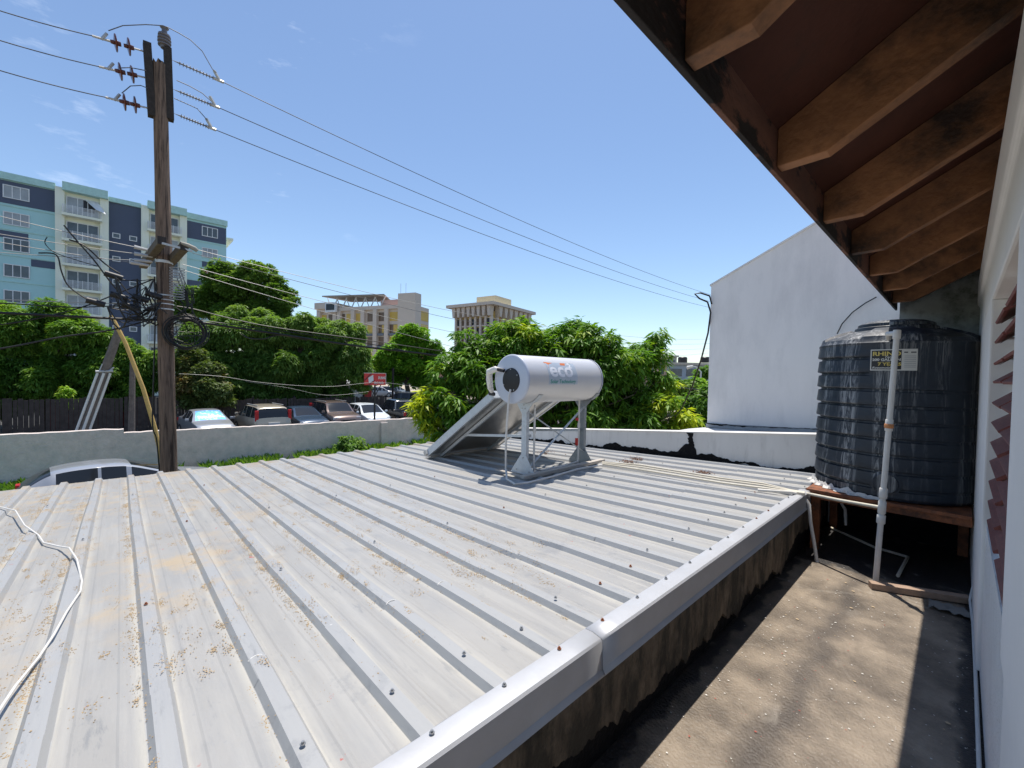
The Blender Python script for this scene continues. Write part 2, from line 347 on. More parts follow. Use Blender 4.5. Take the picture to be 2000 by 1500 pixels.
# white sealant where the two sheets lap over a rib
for i in (-1, 0, 1, 2, 4, 5, 6, 8, 10, 11):
    c = Y0R + i * PITCH; x = -1.565 + .012 * math.sin(i * 5.1); b = MB()
    b.tube([(x + .010 * t * t, c + .0245 * t, zr(x) + .0245 - .004 * t * t) for t in (-1, -.5, 0, .5, 1)], .0015, 6)
    b.build('lap_sealant', mat('white_sealant', (.72, .72, .70), .6), annex, smooth=40)
# edge flashing: two lengths of folded sheet
def flashing(y0, y1, lift):
    b = MB(); ys = np.linspace(y0, y1, 26); V = []
    for k, y in enumerate(ys):
        w = .0018 * fbm(np.array([y * 1.7]), 21, 3)[0]; e = .012 * abs(math.sin((y - Y0R) * math.pi / PITCH)) ** 2
        for x, z in ((-.900 - .004 * abs(math.sin(k)), -.910 - e * .4), (-.893, -.903 + w), (-.862, -.900 + w), (-.827, -.905), (-.820, -.912), (-.817 + w, -1.008), (-.808 + w, -1.020), (-.806 + w, -1.026), (-.815 + w, -1.024)):
            V.append((x + lift, y, z + lift))
    n = 9; b.add(V, [(i * n + j, i * n + j + 1, (i + 1) * n + j + 1, (i + 1) * n + j) for i in range(len(ys) - 1) for j in range(n - 1)])
    o = b.build('edge_flashing', M_flash, annex, smooth=25, fix=False)
    s = o.modifiers.new('s', 'SOLIDIFY'); s.thickness = .0012; return o
flashing(-2.6, 1.235, .0); flashing(1.215, 4.14, .0015)
# side wall with its ragged tar line
b = MB(); b.prism([(-5.85, GN), (-.868, GN), (-.868, zr(-.868) - .03), (-5.85, zr(-5.85) - .03)], 'y', -2.6, 5.13); b.build('annex_wall', M_tar, annex)
def ragged(axis, fixed, thick, c0, c1, top, bot, seed, n=520, at_=.03, ab_=.03, side=1):
    """thin sheet of tar laid on a wall, irregular upper and lower outline"""
    s = np.linspace(c0, c1, n); T = top(s) + at_ * fbm(s * 9, seed) * .6; B = bot(s) + ab_ * fbm(s * 11, seed + 50) * .6; b = MB(); V = []
    for i in range(n):
        t = max(T[i], B[i] + .004)
        for z in (B[i], t):
            for w in (fixed, fixed + thick): V.append((w, s[i], z) if axis == 'x' else (s[i], w, z))
    Fc = []
    for i in range(n - 1):
        a = i * 4; c = a + 4; Fc += [(a, c, c + 2, a + 2), (a + 1, a + 3, c + 3, c + 1), (a + 2, c + 2, c + 3, a + 3), (a, a + 1, c + 1, c)]
    b.add(V, Fc); return b
ragged('x', -.8675, .022, -2.6, 4.9, lambda s: s * 0 - .975, lambda s: -1.27 + .03 * np.sin(s * 1.3 + 1) + .05 * fbm(s * 2.3, 5, 3) + .018 * fbm(s * 19, 6, 4), 31, 1400, 0, .012).build('stained_render', M_stain, annex)
# screws
def screw_mb():
    b = MB(); b.lathe((0, 0, 0), [(0, .0005), (.0085, .0005), (.009, .002), (.0075, .0035), (.005, .0035)], 12); b.lathe((0, 0, .0035), [(.005, 0), (.005, .0055), (.0042, .0065), (0, .0065)], 6); return b
M_scr = mat('zinc_screw', (.30, .31, .32), .4, .6); M_rust = mat('rusty_screw', (.22, .075, .03), .8)
sc0 = screw_mb().build('screw', M_scr, annex, smooth=30, local=True); sc1 = None
pos = []
for i in range(-8, 18):
    y = Y0R + i * PITCH
    pos.append((-.878, y, -.8985))
    for x in (-1.08, -2.25, -3.5, -4.75):
        if (i % 2 == 0) == (x in (-2.25, -4.75)) or x == -1.08: pos.append((x + rnd.uniform(-.03, .03), y + rnd.uniform(-.006, .006), zr(x) + .0275 + (.003 if x > -1.42 else 0)))
first = True; off = np.array(annex.location)
for k, p_ in enumerate([q for q in pos if q[1] < 5.0][:99]):
    o = sc0 if first else sc0.copy()
    if not first: COL.objects.link(o); o.parent = annex
    first = False; o.location = Vector(np.array(p_) - off); o.rotation_euler = (0, 0, rnd.random() * 3); o.scale = (.8, .8, .8)
    if k % 4 == 3:
        if sc1 is None: sc1 = sc0.data.copy(); sc1.materials.clear(); sc1.materials.append(M_rust)
        o.data = sc1
# far eave trim under the sheet ends
b = MB(); b.box(-6.0, -5.86, -2.6, 5.1, -1.33, -1.175); b.build('eave_board', M_darkw, annex)

# sand clumps on the roof
def clumps(n, xr, yr, seed, spread, g0, g1, cnt):
    r = np.random.default_rng(seed); b = MB()
    for i in range(n):
        u = r.random(); foot = r.random() < .45; x = xr[0] + (xr[1] - xr[0]) * r.random(); y = yr[0] + (yr[1] - yr[0]) * (u ** 1.3); y = (Y0R + PITCH * round((y - Y0R) / PITCH) - .046) if foot else y; m = int(r.integers(*cnt)); sp_ = spread * r.uniform(.5, 1.4)
        for j in range(m):
            gx = x + r.normal(0, sp_); gy = y + r.normal(0, sp_ * .45); s = r.uniform(g0, g1)
            fr = ((gy - Y0R) / PITCH) % 1; fr = min(fr, 1 - fr) * PITCH; z = zr(gx) + (.027 if fr < .02 else max(0, .027 * (.036 - fr) / .016) if fr < .036 else .003)
            V = [(gx + s * r.uniform(.5, 1.2) * math.cos(a), gy + s * r.uniform(.5, 1) * math.sin(a), z) for a in (0, 1.57, 3.14, 4.71)] + [(gx, gy, z + s * .4)]
            b.add(V, [(0, 1, 4), (1, 2, 4), (2, 3, 4), (3, 0, 4)])
    return b
b = clumps(1700, (-5.7, -1.2), (-1.5, 1.7), 8, .030, .0012, .0040, (6, 48))
b2 = clumps(34, (-1.7, -.95), (-.2, 1.4), 9, .014, .0012, .0030, (8, 40)); b.add(b2.v, b2.f)
tag(b.build('sand_grit', mat('tan_sand', (.40, .29, .16), .95, 0, .4, 60), fix=False), 'tan sand and dry grit scattered in small clumps over the left of the metal roof', 'sand', kind='stuff')
for i, (px, py, lb) in enumerate(((1226, 905, 'brown dry leaf litter heap on the ribs, nearest the water heater'), (1243, 899, 'brown dry leaf litter heap on the ribs, close below the tarred parapet'), (1369, 926, 'longest brown dry leaf litter heap on the ribs, towards the black tank'), (1065, 886, 'brown dry leaf litter heap on the roof seen between the heater legs'))):
    c = rp(px, py); r = np.random.default_rng(60 + i); b = MB()
    for j in range(130):
        x = c[0] + r.normal(0, .05); y = c[1] + r.normal(0, .045); z = zr(x) + r.uniform(.003, .03); a = r.uniform(0, 6.28); l = r.uniform(.012, .035); t = r.uniform(-.4, .4)
        b.add([(x, y, z), (x + l * .5 * math.cos(a) - l * .2 * math.sin(a), y + l * .5 * math.sin(a) + l * .2 * math.cos(a), z + .006), (x + l * math.cos(a), y + l * math.sin(a), z + l * t * .3), (x + l * .5 * math.cos(a) + l * .2 * math.sin(a), y + l * .5 * math.sin(a) - l * .2 * math.cos(a), z + .002)], [(0, 1, 2, 3)])
    tag(b.build('leaf_litter', mat('dry_leaf', (.17, .085, .05), .9), fix=False), lb, 'leaf litter', 'leaf litter on the metal roof')

# ------------------------------------------------------------------ the house: wall, louvres, eave
house = thing('house', (.3, 2.0, -1.4), 'white house wall with louvre window and overhanging wooden eave', 'house')
b = MB(); b.box(.10, .30, -1.2, 4.25, -1.4, -.68); b.build('lower_wall', M_rough, house)
b = MB(); b.box(.085, .32, 3.02, 5.14, -1.385, .40); b.build('pilaster', M_white, house, bevel=.008)
b = MB(); b.box(.085, .32, -1.2, 1.60, -.68, .40); b.box(.092, .30, .2, 1.60, -1.4, -.6805); b.build('pilaster', M_white, house, bevel=.008)
b = MB(); b.prism([(.086, .40), (.086, .62), (.070, .64), (.070, .84), (.40, .84), (.40, .40)], 'y', -1.2, 5.14); b.build('beam', M_white, house, bevel=.01)
b = MB(); b.box(.12, .30, 1.60, 3.02, -.70, -.655); b.build('window_sill', M_white, house, bevel=.004)
b = MB(); b.box(.095, .125, -1.2, 5.12, .842, .99); b.build('wall_plate', M_wood, house)
b = MB(); b.box(.75, .80, -1.2, 5.14, -1.4, 1.3); b.box(.30, .75, -1.2, 5.14, -1.5, -1.4); b.build('inner_wall', mat('inner_wall_paint', (.35, .36, .37), .8), house)
win = MB()
for y0, y1 in ((1.60, 1.66), (2.33, 2.42), (2.98, 3.02)): win.box(.16, .26, y0, y1, -.655, .40)
win.box(.17, .25, 1.66, 2.33, .36, .40); win.box(.17, .25, 2.42, 2.98, .36, .40)
win = win.build('louvre_window', M_white, house, bevel=.003)
M_blade = mat('louvre_wood', (.185, .048, .036), .55, 0, .25, 18, .1, 60, stretch=(6, 1, 6)); M_bladeb = mat('louvre_bare_wood', (.15, .085, .06), .7, 0, .3, 20)
for k in range(11):
    z = -.64 + k * .0925
    for (ya, yb) in ((2.43, 2.97), (1.67, 2.32)):
        dz = rnd.uniform(-.004, .004); tl = rnd.uniform(-.008, .008)
        b = MB(); b.prism([(.098, z + dz), (.102, z + dz - .009), (.114, z + dz - .006), (.215, z + .083 + tl), (.212, z + .096 + tl), (.106, z + dz + .007)], 'y', ya, yb)
        o = b.build('louvre_blade', M_blade, win, bevel=.0015)
        b = MB(); b.prism([(.116, z + dz - .0085), (.211, z + .077 + tl), (.214, z + .080 + tl), (.1165, z + dz - .0060)], 'y', ya + .003, yb - .003); b.add([], []);
        b.build('blade_underside', M_bladeb, win)
    b = MB(); b.box(.135, .20, 2.405, 2.418, z + .012, z + .024); b.box(.135, .20, 2.975, 2.9795, z + .012, z + .024); b.build('clip', M_white, win)
# cable clipped along the foot of the wall
b = MB(); b.tube([(.088, 4.0, -1.30), (.075, 3.9, -1.36), (.085, 3.6, -1.385), (.086, 3.0, -1.388), (.084, 2.3, -1.388), (.086, 1.2, -1.386), (.088, .3, -1.386)], .007, 8)
tag(b.build('white_cable', M_pvc, smooth=60), 'white cable running along the foot of the rough white wall', 'cable')

# eave
eave = MB()
SL = .564
def ztop(x): return .848 + SL * (x + .29)
YR = [.88 + .639 * i for i in range(-4, 7)]
for i, y in enumerate(YR):
    b = MB(); j = rnd.uniform(-.004, .004)
    b.prism([(-.412, .66 + j), (-.285, .662 + j), (.093, .662 + SL * .378 + j), (.093, ztop(.093)), (-.412, ztop(-.412))], 'y', y - .024, y + .024)
    b.build('rafter', M_woodl, house, bevel=.003)
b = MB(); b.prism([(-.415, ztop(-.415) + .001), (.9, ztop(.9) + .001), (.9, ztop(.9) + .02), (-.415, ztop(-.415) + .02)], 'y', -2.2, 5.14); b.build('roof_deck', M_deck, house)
b = MB(); b.prism([(-.428, .646), (-.4135, .646), (-.4135, ztop(-.4135)), (-.428, ztop(-.428) + .02)], 'y', -2.2, 5.12); b.build('fascia', M_wood, house, bevel=.002)
b = MB(); b.prism([(-.4125, .70), (-.372, .70), (-.372, .737), (-.4125, .737)], 'y', -2.2, 5.10); 
b = MB(); b.prism([(-.445, ztop(-.445) + .022), (.95, ztop(.95) + .022), (.95, ztop(.95) + .06), (-.445, ztop(-.445) + .06)], 'y', -2.2, 5.25); b.build('roofing', mat('roof_covering', (.25, .13, .10), .85), house)
b = MB(); b.prism([(-.40, -1.4), (.30, -1.4), (.30, ztop(.30)), (-.40, ztop(-.40))], 'y', 5.145, 5.30)
b.build('gable_wall', mat('mossy_wall', (.40, .42, .40), .9, 0, .15, 5, .1, 30, c2=(.07, .08, .06), f2=.55, s2=5, w2=.12), house)

# ------------------------------------------------------------------ parapet wall
def ztp(x): return -.556 + (x + 1.018) * .0915
par = thing('parapet_wall', (-3.2, 5.2, -1.4), 'pale rendered parapet with a ragged black tar line along the metal roof', 'wall')
b = MB(); b.prism([(-5.98, GN), (-.405, GN), (-.405, ztp(-.405)), (-5.98, ztp(-5.98))], 'y', 5.14, 5.30); b.build('rendered_wall', M_par, par)
b = MB(); b.prism([(-6.0, ztp(-6.0)), (-.405, ztp(-.405)), (-.405, ztp(-.405) + .012), (-6.0, ztp(-6.0) + .012)], 'y', 5.128, 5.31); b.build('coping', mat('white_coping', (.72, .70, .66), .85, 0, .06, 4), par)
def tt(s):
    z = zr(s) + .055 + .025 * np.sin(s * 2.1 + 1) + .02 * np.sin(s * 5.3)
    return z + np.where((s > -2.42) & (s < -2.18), .12 * np.clip(1 - abs(s + 2.27) / .14, 0, 1), 0)
ragged('y', 5.1395, -.008, -5.9, -.405, tt, lambda s: zr(s) - .01 + .012 * np.sin(s * 3), 71, 800, .03, .018).build('tar_line', M_tar, par)
b = MB(); n = 60; zz = np.linspace(0, 1, n); V = []
za, zb_ = zr(-2.25) + .03, ztp(-2.27) - .004
for k in range(n):
    t = zz[k]; z = za + (zb_ - za) * t; c = -2.235 - .03 * t - .008 * fbm(np.array([t * 4]), 80)[0]; w = .034 - .006 * t + .010 * fbm(np.array([t * 8.]), 81)[0] + (.012 if t > .85 else 0)
    for x in (c - w, c + w):
        for y in (5.1395, 5.1305): V.append((x, y, z))
Fc = []
for i in range(n - 1):
    a = i * 4; c = a + 4; Fc += [(a + 1, a + 3, c + 3, c + 1), (a, a + 1, c + 1, c), (a + 2, c + 2, c + 3, a + 3)]
b.add(V, Fc); b.build('tar_streak', M_tar, par)
# the parapet's end under the tank: grey wall with tar below
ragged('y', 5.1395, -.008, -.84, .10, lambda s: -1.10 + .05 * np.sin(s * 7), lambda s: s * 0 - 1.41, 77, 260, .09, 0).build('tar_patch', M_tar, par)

# ------------------------------------------------------------------ neighbouring white building
nb = thing('gabled_building', (0, 8, GN), 'tall blank grey white gabled wall of the neighbouring building', 'building')
b = MB(); Yn = 5.9; k_ = 5.9 / 6
b.prism([(-2.37, GN), (7, GN), (7, 2.2), (3.2, 3.9), (-2.37, 1.268)], 'y', Yn, 14); b.build('gable_wall', M_nbr, nb)
b = MB(); b.prism([(-2.385, 1.262), (3.2, 3.902), (3.2, 3.93), (-2.385, 1.284)], 'y', Yn - .012, 14); b.build('verge', mat('white_verge', (.75, .74, .72), .8), nb)
def zs(x): return -.618 + (x + 2.37) * .035
b = MB(); b.prism([(-2.62, GN), (-.405, GN), (-.405, zs(-.405) - .05), (-2.40, zs(-2.4) - .055), (-2.62, -.715)], 'y', 5.315, Yn - .012); b.build('roof_ledge', mat('ledge_render', (.55, .55, .54), .9, 0, .08, 4, c2=(.40, .41, .41), f2=.6, s2=6), nb)
b = MB(); b.prism([(-2.375, zs(-2.37) - .048), (-.41, zs(-.41) - .048), (-.41, zs(-.41) + .02), (-2.375, zs(-2.37) + .004)], 'y', Yn - .03, Yn - .003); b.build('flashing_strip', mat('grey_flashing', (.36, .38, .40), .7, .2, .12, 8), nb)
ragged('y', Yn - .0305, -.005, -2.37, -.42, lambda s: zs(s) + .012 + .012 * np.sin(s * 4), lambda s: zs(s) - .002 + .012 * np.sin(s * 4), 91, 300, .012, .012).build('tar_seam', M_tar, nb)

# ------------------------------------------------------------------ water tank on its platform
TC = (-.385, 4.66); TR = .50; TB = -.885
plat = thing('tank_platform', (-.4, 4.6, -1.4), 'reddish timber platform carrying the black water tank', 'platform')
b = MB(); b.box(-.848, .075, 4.13, 5.10, -.912, -.887); b.build('deck_board', M_plat, plat, bevel=.003)
for y in (4.19, 4.60, 5.0):
    b = MB(); b.box(-.83, .078, y - .02, y + .02, -.968, -.913); b.build('joist', M_plat, plat, bevel=.003)
for x, y in ((-.80, 4.22), (-.80, 4.98), (.045, 4.98)):
    b = MB(); b.box(x - .03, x + .03, y + .0, y + .05, -1.4, -.969); b.build('leg', M_plat, plat, bevel=.003)

tank = thing('water_tank', (TC[0], TC[1], TB), 'large black ribbed plastic water tank streaked with lime, under the eave', 'water tank')
def tank_body():
    n = 160; zsn = []; z = 0
    H = 1.16; nb_ = 9; V = []; Fc = []
    prof = [(0, 0, 0), (.44, 0, 0), (.485, .008, 0), (.497, .03, 0)]
    for k in range(nb_):
        z0 = .075 + k * .122
        prof += [(.497, z0, 0), (.497, z0 + .006, -.020), (.497, z0 + .020, -.022), (.4975, z0 + .027, .005), (.499, z0 + .035, .007), (.498, z0 + .07, .004)]
    prof += [(.497, 1.165, 0), (.50, 1.172, .0), (.50, 1.182, 0), (.488, 1.195, 0), (.478, 1.215, 0), (.44, 1.24, 0), (.37, 1.268, 0), (.30, 1.292, 0), (.262, 1.300, 0), (.258, 1.325, 0), (.25, 1.33, 0), (0, 1.332, 0)]
    m = len(prof)
    for i in range(n):
        a = 2 * math.pi * i / n
        # the moulded flat label panel faces the camera side (about -80 degrees)
        d = math.degrees(a) - 360 if a > math.pi else math.degrees(a)
        amp = 1.0 if (d < -108 or d > 60) else max(0.0, min(1.0, (-(d + 100)) / 8)) if d < -80 else 0.0
        low = 1.0 if (d < -108 or d > 50) else .55 if d < -50 else 0.2
        for r, h, q in prof:
            rr = r + q * (amp if h > .86 else max(amp, low))
            # shallow lobes of the shoulder
            if h > 1.2 and h < 1.295: rr += 0.0
            V.append((TC[0] + rr * math.cos(a), TC[1] + rr * math.sin(a), TB + h + (.018 if (1.21 < h < 1.30 and (int((math.degrees(a) + 20) // 45) % 2 == 0)) else 0)))
    for i in range(n):
        i2 = (i + 1) % n
        for j in range(m - 1): Fc.append((i * m + j, i2 * m + j, i2 * m + j + 1, i * m + j + 1))
    b = MB(); b.add(V, Fc); return b
def tank_material():
    m = M_tank; t = m.node_tree; N = t.nodes; L = t.links; p = N['Principled BSDF']; src = p.inputs['Base Color'].links[0].from_socket
    g = N.new('ShaderNodeNewGeometry'); sp = N.new('ShaderNodeSeparateXYZ'); L.new(g.outputs['Position'], sp.inputs[0])
    k = N.new('ShaderNodeMapping'); k.inputs['Scale'].default_value = (38, 38, 2.4); L.new(g.outputs['Position'], k.inputs[0])
    n = N.new('ShaderNodeTexNoise'); n.inputs['Scale'].default_value = 1; n.inputs['Detail'].default_value = 7; n.inputs['Roughness'].default_value = .7; n.inputs['Distortion'].default_value = .9; L.new(k.outputs[0], n.inputs['Vector'])
    a = N.new('ShaderNodeMapRange'); a.inputs[1].default_value = .47; a.inputs[2].default_value = .62; L.new(n.outputs[0], a.inputs[0])
    k2 = N.new('ShaderNodeMapping'); k2.inputs['Scale'].default_value = (7, 7, .4); k2.inputs['Location'].default_value = (1.7, .4, 0); L.new(g.outputs['Position'], k2.inputs[0])
    n2 = N.new('ShaderNodeTexNoise'); n2.inputs['Scale'].default_value = 1; n2.inputs['Detail'].default_value = 3; L.new(k2.outputs[0], n2.inputs['Vector'])
    c = N.new('ShaderNodeMapRange'); c.inputs[1].default_value = .44; c.inputs[2].default_value = .60; L.new(n2.outputs[0], c.inputs[0])
    q = N.new('ShaderNodeMath'); q.operation = 'MULTIPLY'; L.new(a.outputs[0], q.inputs[0]); L.new(c.outputs[0], q.inputs[1])
    sc_ = N.new('ShaderNodeMath'); sc_.operation = 'MULTIPLY'; sc_.inputs[1].default_value = .75; L.new(q.outputs[0], sc_.inputs[0])
    mx = N.new('ShaderNodeMixRGB'); mx.inputs[2].default_value = (.42, .43, .43, 1); L.new(sc_.outputs[0], mx.inputs[0]); L.new(src, mx.inputs[1]); L.new(mx.outputs[0], p.inputs['Base Color'])
tank_material()
tb = tank_body().build('tank_body', M_tank, tank, smooth=28)
b = MB(); b.lathe((TC[0], TC[1], TB + 1.333), [(0, .058), (.10, .056), (.185, .045), (.225, .030), (.238, .022), (.240, .0)], 48); b.build('lid', M_tank, tank, smooth=30)
b = MB(); b.lathe((TC[0] + .02, TC[1] - .497, TB + .13), [(0, -.012), (.07, -.012), (.075, -.004), (.09, 0)], 32, axis='y'); b.build('outlet_boss', M_tank, tank, smooth=30)
# crumpled liner sheet under the tank edge
b = MB(); n = 46; V = []
for i in range(n):
    a = math.radians(-168 + 80 * i / (n - 1)); hh = .02 + .035 * abs(hash_noise(np.array([i * .45]), 4)[0]) * (1 if i < 34 else .3)
    r0 = TR + .012; V += [(TC[0] + r0 * math.cos(a), TC[1] + r0 * math.sin(a), TB + hh), (TC[0] + (r0 + .012) * math.cos(a), TC[1] + (r0 + .012) * math.sin(a), TB + hh * .45), (TC[0] + (r0 + .03 * (1 + .6 * math.sin(i))) * math.cos(a), TC[1] + (r0 + .03 * (1 + .6 * math.sin(i))) * math.sin(a), TB + .002)]
b.add(V, [(i * 3 + j, (i + 1) * 3 + j, (i + 1) * 3 + j + 1, i * 3 + j + 1) for i in range(n - 1) for j in range(2)])
tag(b.build('plastic_sheet', mat('pale_plastic_sheet', (.50, .48, .45), .5), fix=False), 'crumpled pale plastic sheet trapped under the rim of the black tank', 'plastic sheet')

def cyl_angle(px, py):
    d = ray(px, py); ox, oy = -TC[0], -TC[1]; a = d[0] ** 2 + d[1] ** 2; bb = 2 * (d[0] * ox + d[1] * oy); c = ox * ox + oy * oy - TR * TR
    t = (-bb - math.sqrt(bb * bb - 4 * a * c)) / (2 * a); return math.atan2(d[1] * t - TC[1], d[0] * t - TC[0]), d[2] * t
aL, zT = cyl_angle(1701, 683); aR, zB = cyl_angle(1791, 724)
def wrap(off):
    def f(u, v):
        a = aL + (aR - aL) * u; r = TR + off; return (TC[0] + r * math.cos(a), TC[1] + r * math.sin(a), zB + (zT - zB) * v)
    return f
def patch(f, u0, u1, v0, v1, m, name, parent, n=14):
    b = MB(); V = []
    for i in range(n + 1):
        for v in (v0, v1): V.append(f(u0 + (u1 - u0) * i / n, v))
    b.add(V, [(2 * i, 2 * i + 2, 2 * i + 3, 2 * i + 1) for i in range(n)]); return b.build(name, m, parent, fix=False, smooth=60)
M_lw = mat('label_paper', (.62, .61, .56), .6); M_lb = mat('label_black', (.02, .02, .02), .5); M_ly = mat('label_yellow', (.60, .47, .12), .6); M_lg = mat('label_grey_print', (.35, .35, .36), .6)
stk = patch(wrap(.0022), 0, 1, 0, 1, M_lw, 'label_sticker', tank)
patch(wrap(.0032), .025, .67, .05, .95, M_lb, 'label_panel', stk)
AR = (abs(aR - aL) * TR) / (zT - zB)   # width over height
def lt(s, u, v, size, m, sx=1., bold=.0, shear=0.):
    f = wrap(.0042); text_mesh(s, size, lambda x, y: f(u + x / AR, v + y), m, 'label_text', stk, sx=sx, bold=bold, shear=shear)
lt('RHINO', .045, .70, .27, M_ly, 1.18, .008)
lt('Tank', .30, .585, .15, M_lw, 1.2, .002, .3)
lt('200 GALLON', .045, .46, .155, M_lw, 1.13, .006)
lt('CAP. LITRES', .24, .405, .06, M_lg, 1.)
lt('7 YEARS', .17, .235, .19, M_ly, 1.2, .006)
lt('Rotomold', .04, .085, .14, M_lw, 1.15, .003, .3)
patch(wrap(.0042), .17, .60, .385, .395, M_ly, 'label_rule', stk)
for k in range(7): patch(wrap(.0042), .73, .97, .15 + .085 * k, .175 + .085 * k, M_lg, 'label_print', stk, 4)
patch(wrap(.0042), .72, .80, .82, .87, M_lb, 'label_print', stk, 3); patch(wrap(.0042), .86, .97, .82, .87, M_lb, 'label_print', stk, 3)

# ------------------------------------------------------------------ pipes by the tank
pv = thing('standpipe', (-.367, 3.83, -1.4), 'leaning white plastic standpipe in front of the black tank', 'pipe')
P0 = np.array([-.367, 3.83, -1.398]); P1 = np.array([-.307, 3.83, .332])
def pp(z): t = (z - P0[2]) / (P1[2] - P0[2]); return P0 + (P1 - P0) * t
b = MB(); b.tube([pp(-1.398), pp(-.90), pp(-.3), pp(.318)], .0165, 14); b.tube([pp(.325) + np.array([-.005, 0, .003]), pp(.330) + np.array([-.05, .05, .002]), pp(.33) + np.array([-.07, .32, -.01])], .0165, 12)
b.build('pipe', M_pvc, pv, smooth=50)
for z0, z1, r, m, nm in ((.29, .352, .0215, M_pvc, 'elbow'), (-.335, -.255, .0215, M_pvc, 'coupling'), (-.315, -.285, .0255, M_orange, 'union'), (-.80, -.73, .023, M_pvc, 'coupling'), (-.905, -.82, .0225, M_pvc, 'tee'), (-.975, -.915, .0245, M_pvc, 'coupling')):
    b = MB(); b.tube([pp(z0), pp(z0 + .004), pp(z1 - .004), pp(z1)], [r * .9, r, r, r * .9], 14); b.build(nm, m, pv, smooth=50)
pa = rp(1575, 962, .05)
b = MB(); q = pp(-.865); b.tube([q, q + (atY(1640, 977, 3.93) - q) * 1.0, atY(1572, 963, 4.06)], .0115, 10); b.build('branch_pipe', M_pvcc, pv, smooth=50)
# thin pipes along the roof from the heater
for i, (dy, lb) in enumerate(((0, 'long cream plastic pipe lying across the ribs, nearest the flashing'), (-5, 'middle one of the long cream plastic pipes lying across the ribs'), (-9, 'long cream plastic pipe lying across the ribs, farthest toward the parapet'))):
    pts = [rp(px, py + dy * (1 - .75 * (px > 1500)) * (.4 if px < 1250 else 1), .042) for px, py in ((1176, 906), (1250, 917), (1330, 930), (1410, 943), (1490, 953), (1545, 960), (1572, 964))]
    tag(MB().tube(pts, .0085, 8).build('roof_pipe', M_pvcc, smooth=60), lb, 'pipe', 'pipes lying on the metal roof')
pts = [rp(1480, 957, .045), rp(1545, 962, .05), atY(1568, 966, 4.02), atY(1580, 985, 4.0), atY(1583, 1020, 3.98), atY(1590, 1060, 3.95), atY(1598, 1112, 3.93)]
tag(MB().tube(pts, .0125, 10).build('drain_pipe', M_pvc, smooth=60), 'white drain pipe bending off the roof corner down to the walkway', 'pipe')
tag(MB().tube([(-.80, 4.9, -1.385), (-.45, 4.6, -1.382), (-.25, 4.55, -1.38), (-.27, 4.05, -1.38)], .011, 8).build('floor_pipe', M_pvcc, smooth=50), 'cream plastic pipe lying on the floor under the tank platform', 'pipe')
tag(MB().tube([(-.72, 4.7, -.99), (-.71, 4.66, -1.05), (-.66, 4.62, -1.12), (-.65, 4.6, -1.25)], .012, 8).build('white_hose', M_pvc, smooth=50), 'short white hose hanging under the tank platform', 'hose')
b = MB(); b.bar((-.385, 3.72, -1.378), (.075, 3.94, -1.372), .055, .042)
tag(b.build('plank', M_plank, bevel=.003), 'short weathered plank on the walkway beside the standpipe foot', 'plank')
b = MB(); V = []
for i in range(9):
    for j in range(5): V.append((-.10 + i * .022 + .01 * math.sin(j * 3), 3.66 + j * .03 + .01 * math.sin(i * 2.1), -1.392 + .018 * abs(math.sin(i * 1.3 + j * 2.1))))
b.add(V, [(i * 5 + j, (i + 1) * 5 + j, (i + 1) * 5 + j + 1, i * 5 + j + 1) for i in range(8) for j in range(4)])
tag(b.build('rag', mat('grey_rag', (.22, .21, .19), .9), fix=False, smooth=50), 'crumpled grey rag in front of the weathered plank', 'rag')
tag(MB().tube([rp(-60, 985, .03), rp(0, 990, .035), rp(30, 997, .05), rp(48, 1026, .045), rp(75, 1045, .02), rp(85, 1060, .02), rp(115, 1067, .02), rp(135, 1070, .045), rp(150, 1092, .04), rp(160, 1135, .02), rp(157, 1155, .02), rp(130, 1195, .04), rp(105, 1240, .045), rp(75, 1285, .02), rp(30, 1340, .035), rp(0, 1385, .04), rp(-60, 1470, .04)], .0042, 8).build('roof_cable', M_pvc, smooth=60), 'loose white cable snaking over the left corner of the metal roof', 'cable')

# ------------------------------------------------------------------ solar water heater
heat = thing('solar_water_heater', (-3.0, 3.35, zr(-3.0)), 'solar water heater, silver tank on a steel stand over a tilted collector', 'water heater')
HC = (-2.97, -.042); HR = .236; HY0, HY1 = 2.755, 3.95
b = MB(); b.lathe((HC[0], 0, HC[1]), [(HR - .002, HY0 + .022), (HR, HY0 + .024), (HR, HY1 - .024), (HR - .002, HY1 - .022)], 96, axis='y'); tk = b.build('storage_tank', M_alu, heat, smooth=40)
b = MB(); b.lathe((HC[0], 0, HC[1]), [(0, HY0 - .002), (.10, HY0 - .002), (HR - .012, HY0), (HR + .002, HY0 + .006), (HR + .004, HY0 + .012), (HR + .004, HY0 + .026)], 96, axis='y'); b.build('end_cap', M_ecap, tk, smooth=50)
b = MB(); b.lathe((HC[0], 0, HC[1]), [(0, HY1 + .002), (HR - .012, HY1), (HR + .004, HY1 - .008), (HR + .004, HY1 - .026)], 96, axis='y'); b.build('end_cap', M_ecap, tk, smooth=50)
b = MB(); b.lathe((HC[0] + .012, 0, HC[1] - .01), [(0, HY0 - .014), (.10, HY0 - .013), (.116, HY0 - .009), (.118, HY0 - .003)], 64, axis='y'); b.build('cover_plate', M_black, tk, smooth=40)
for a in (.5, 1.57, 3.6, 5.2):
    b = MB(); b.lathe((HC[0] + .012 + .105 * math.cos(a), 0, HC[1] - .01 + .105 * math.sin(a)), [(0, HY0 - .018), (.006, HY0 - .017), (.006, HY0 - .011)], 10, axis='y'); b.build('cover_screw', M_steel, tk)
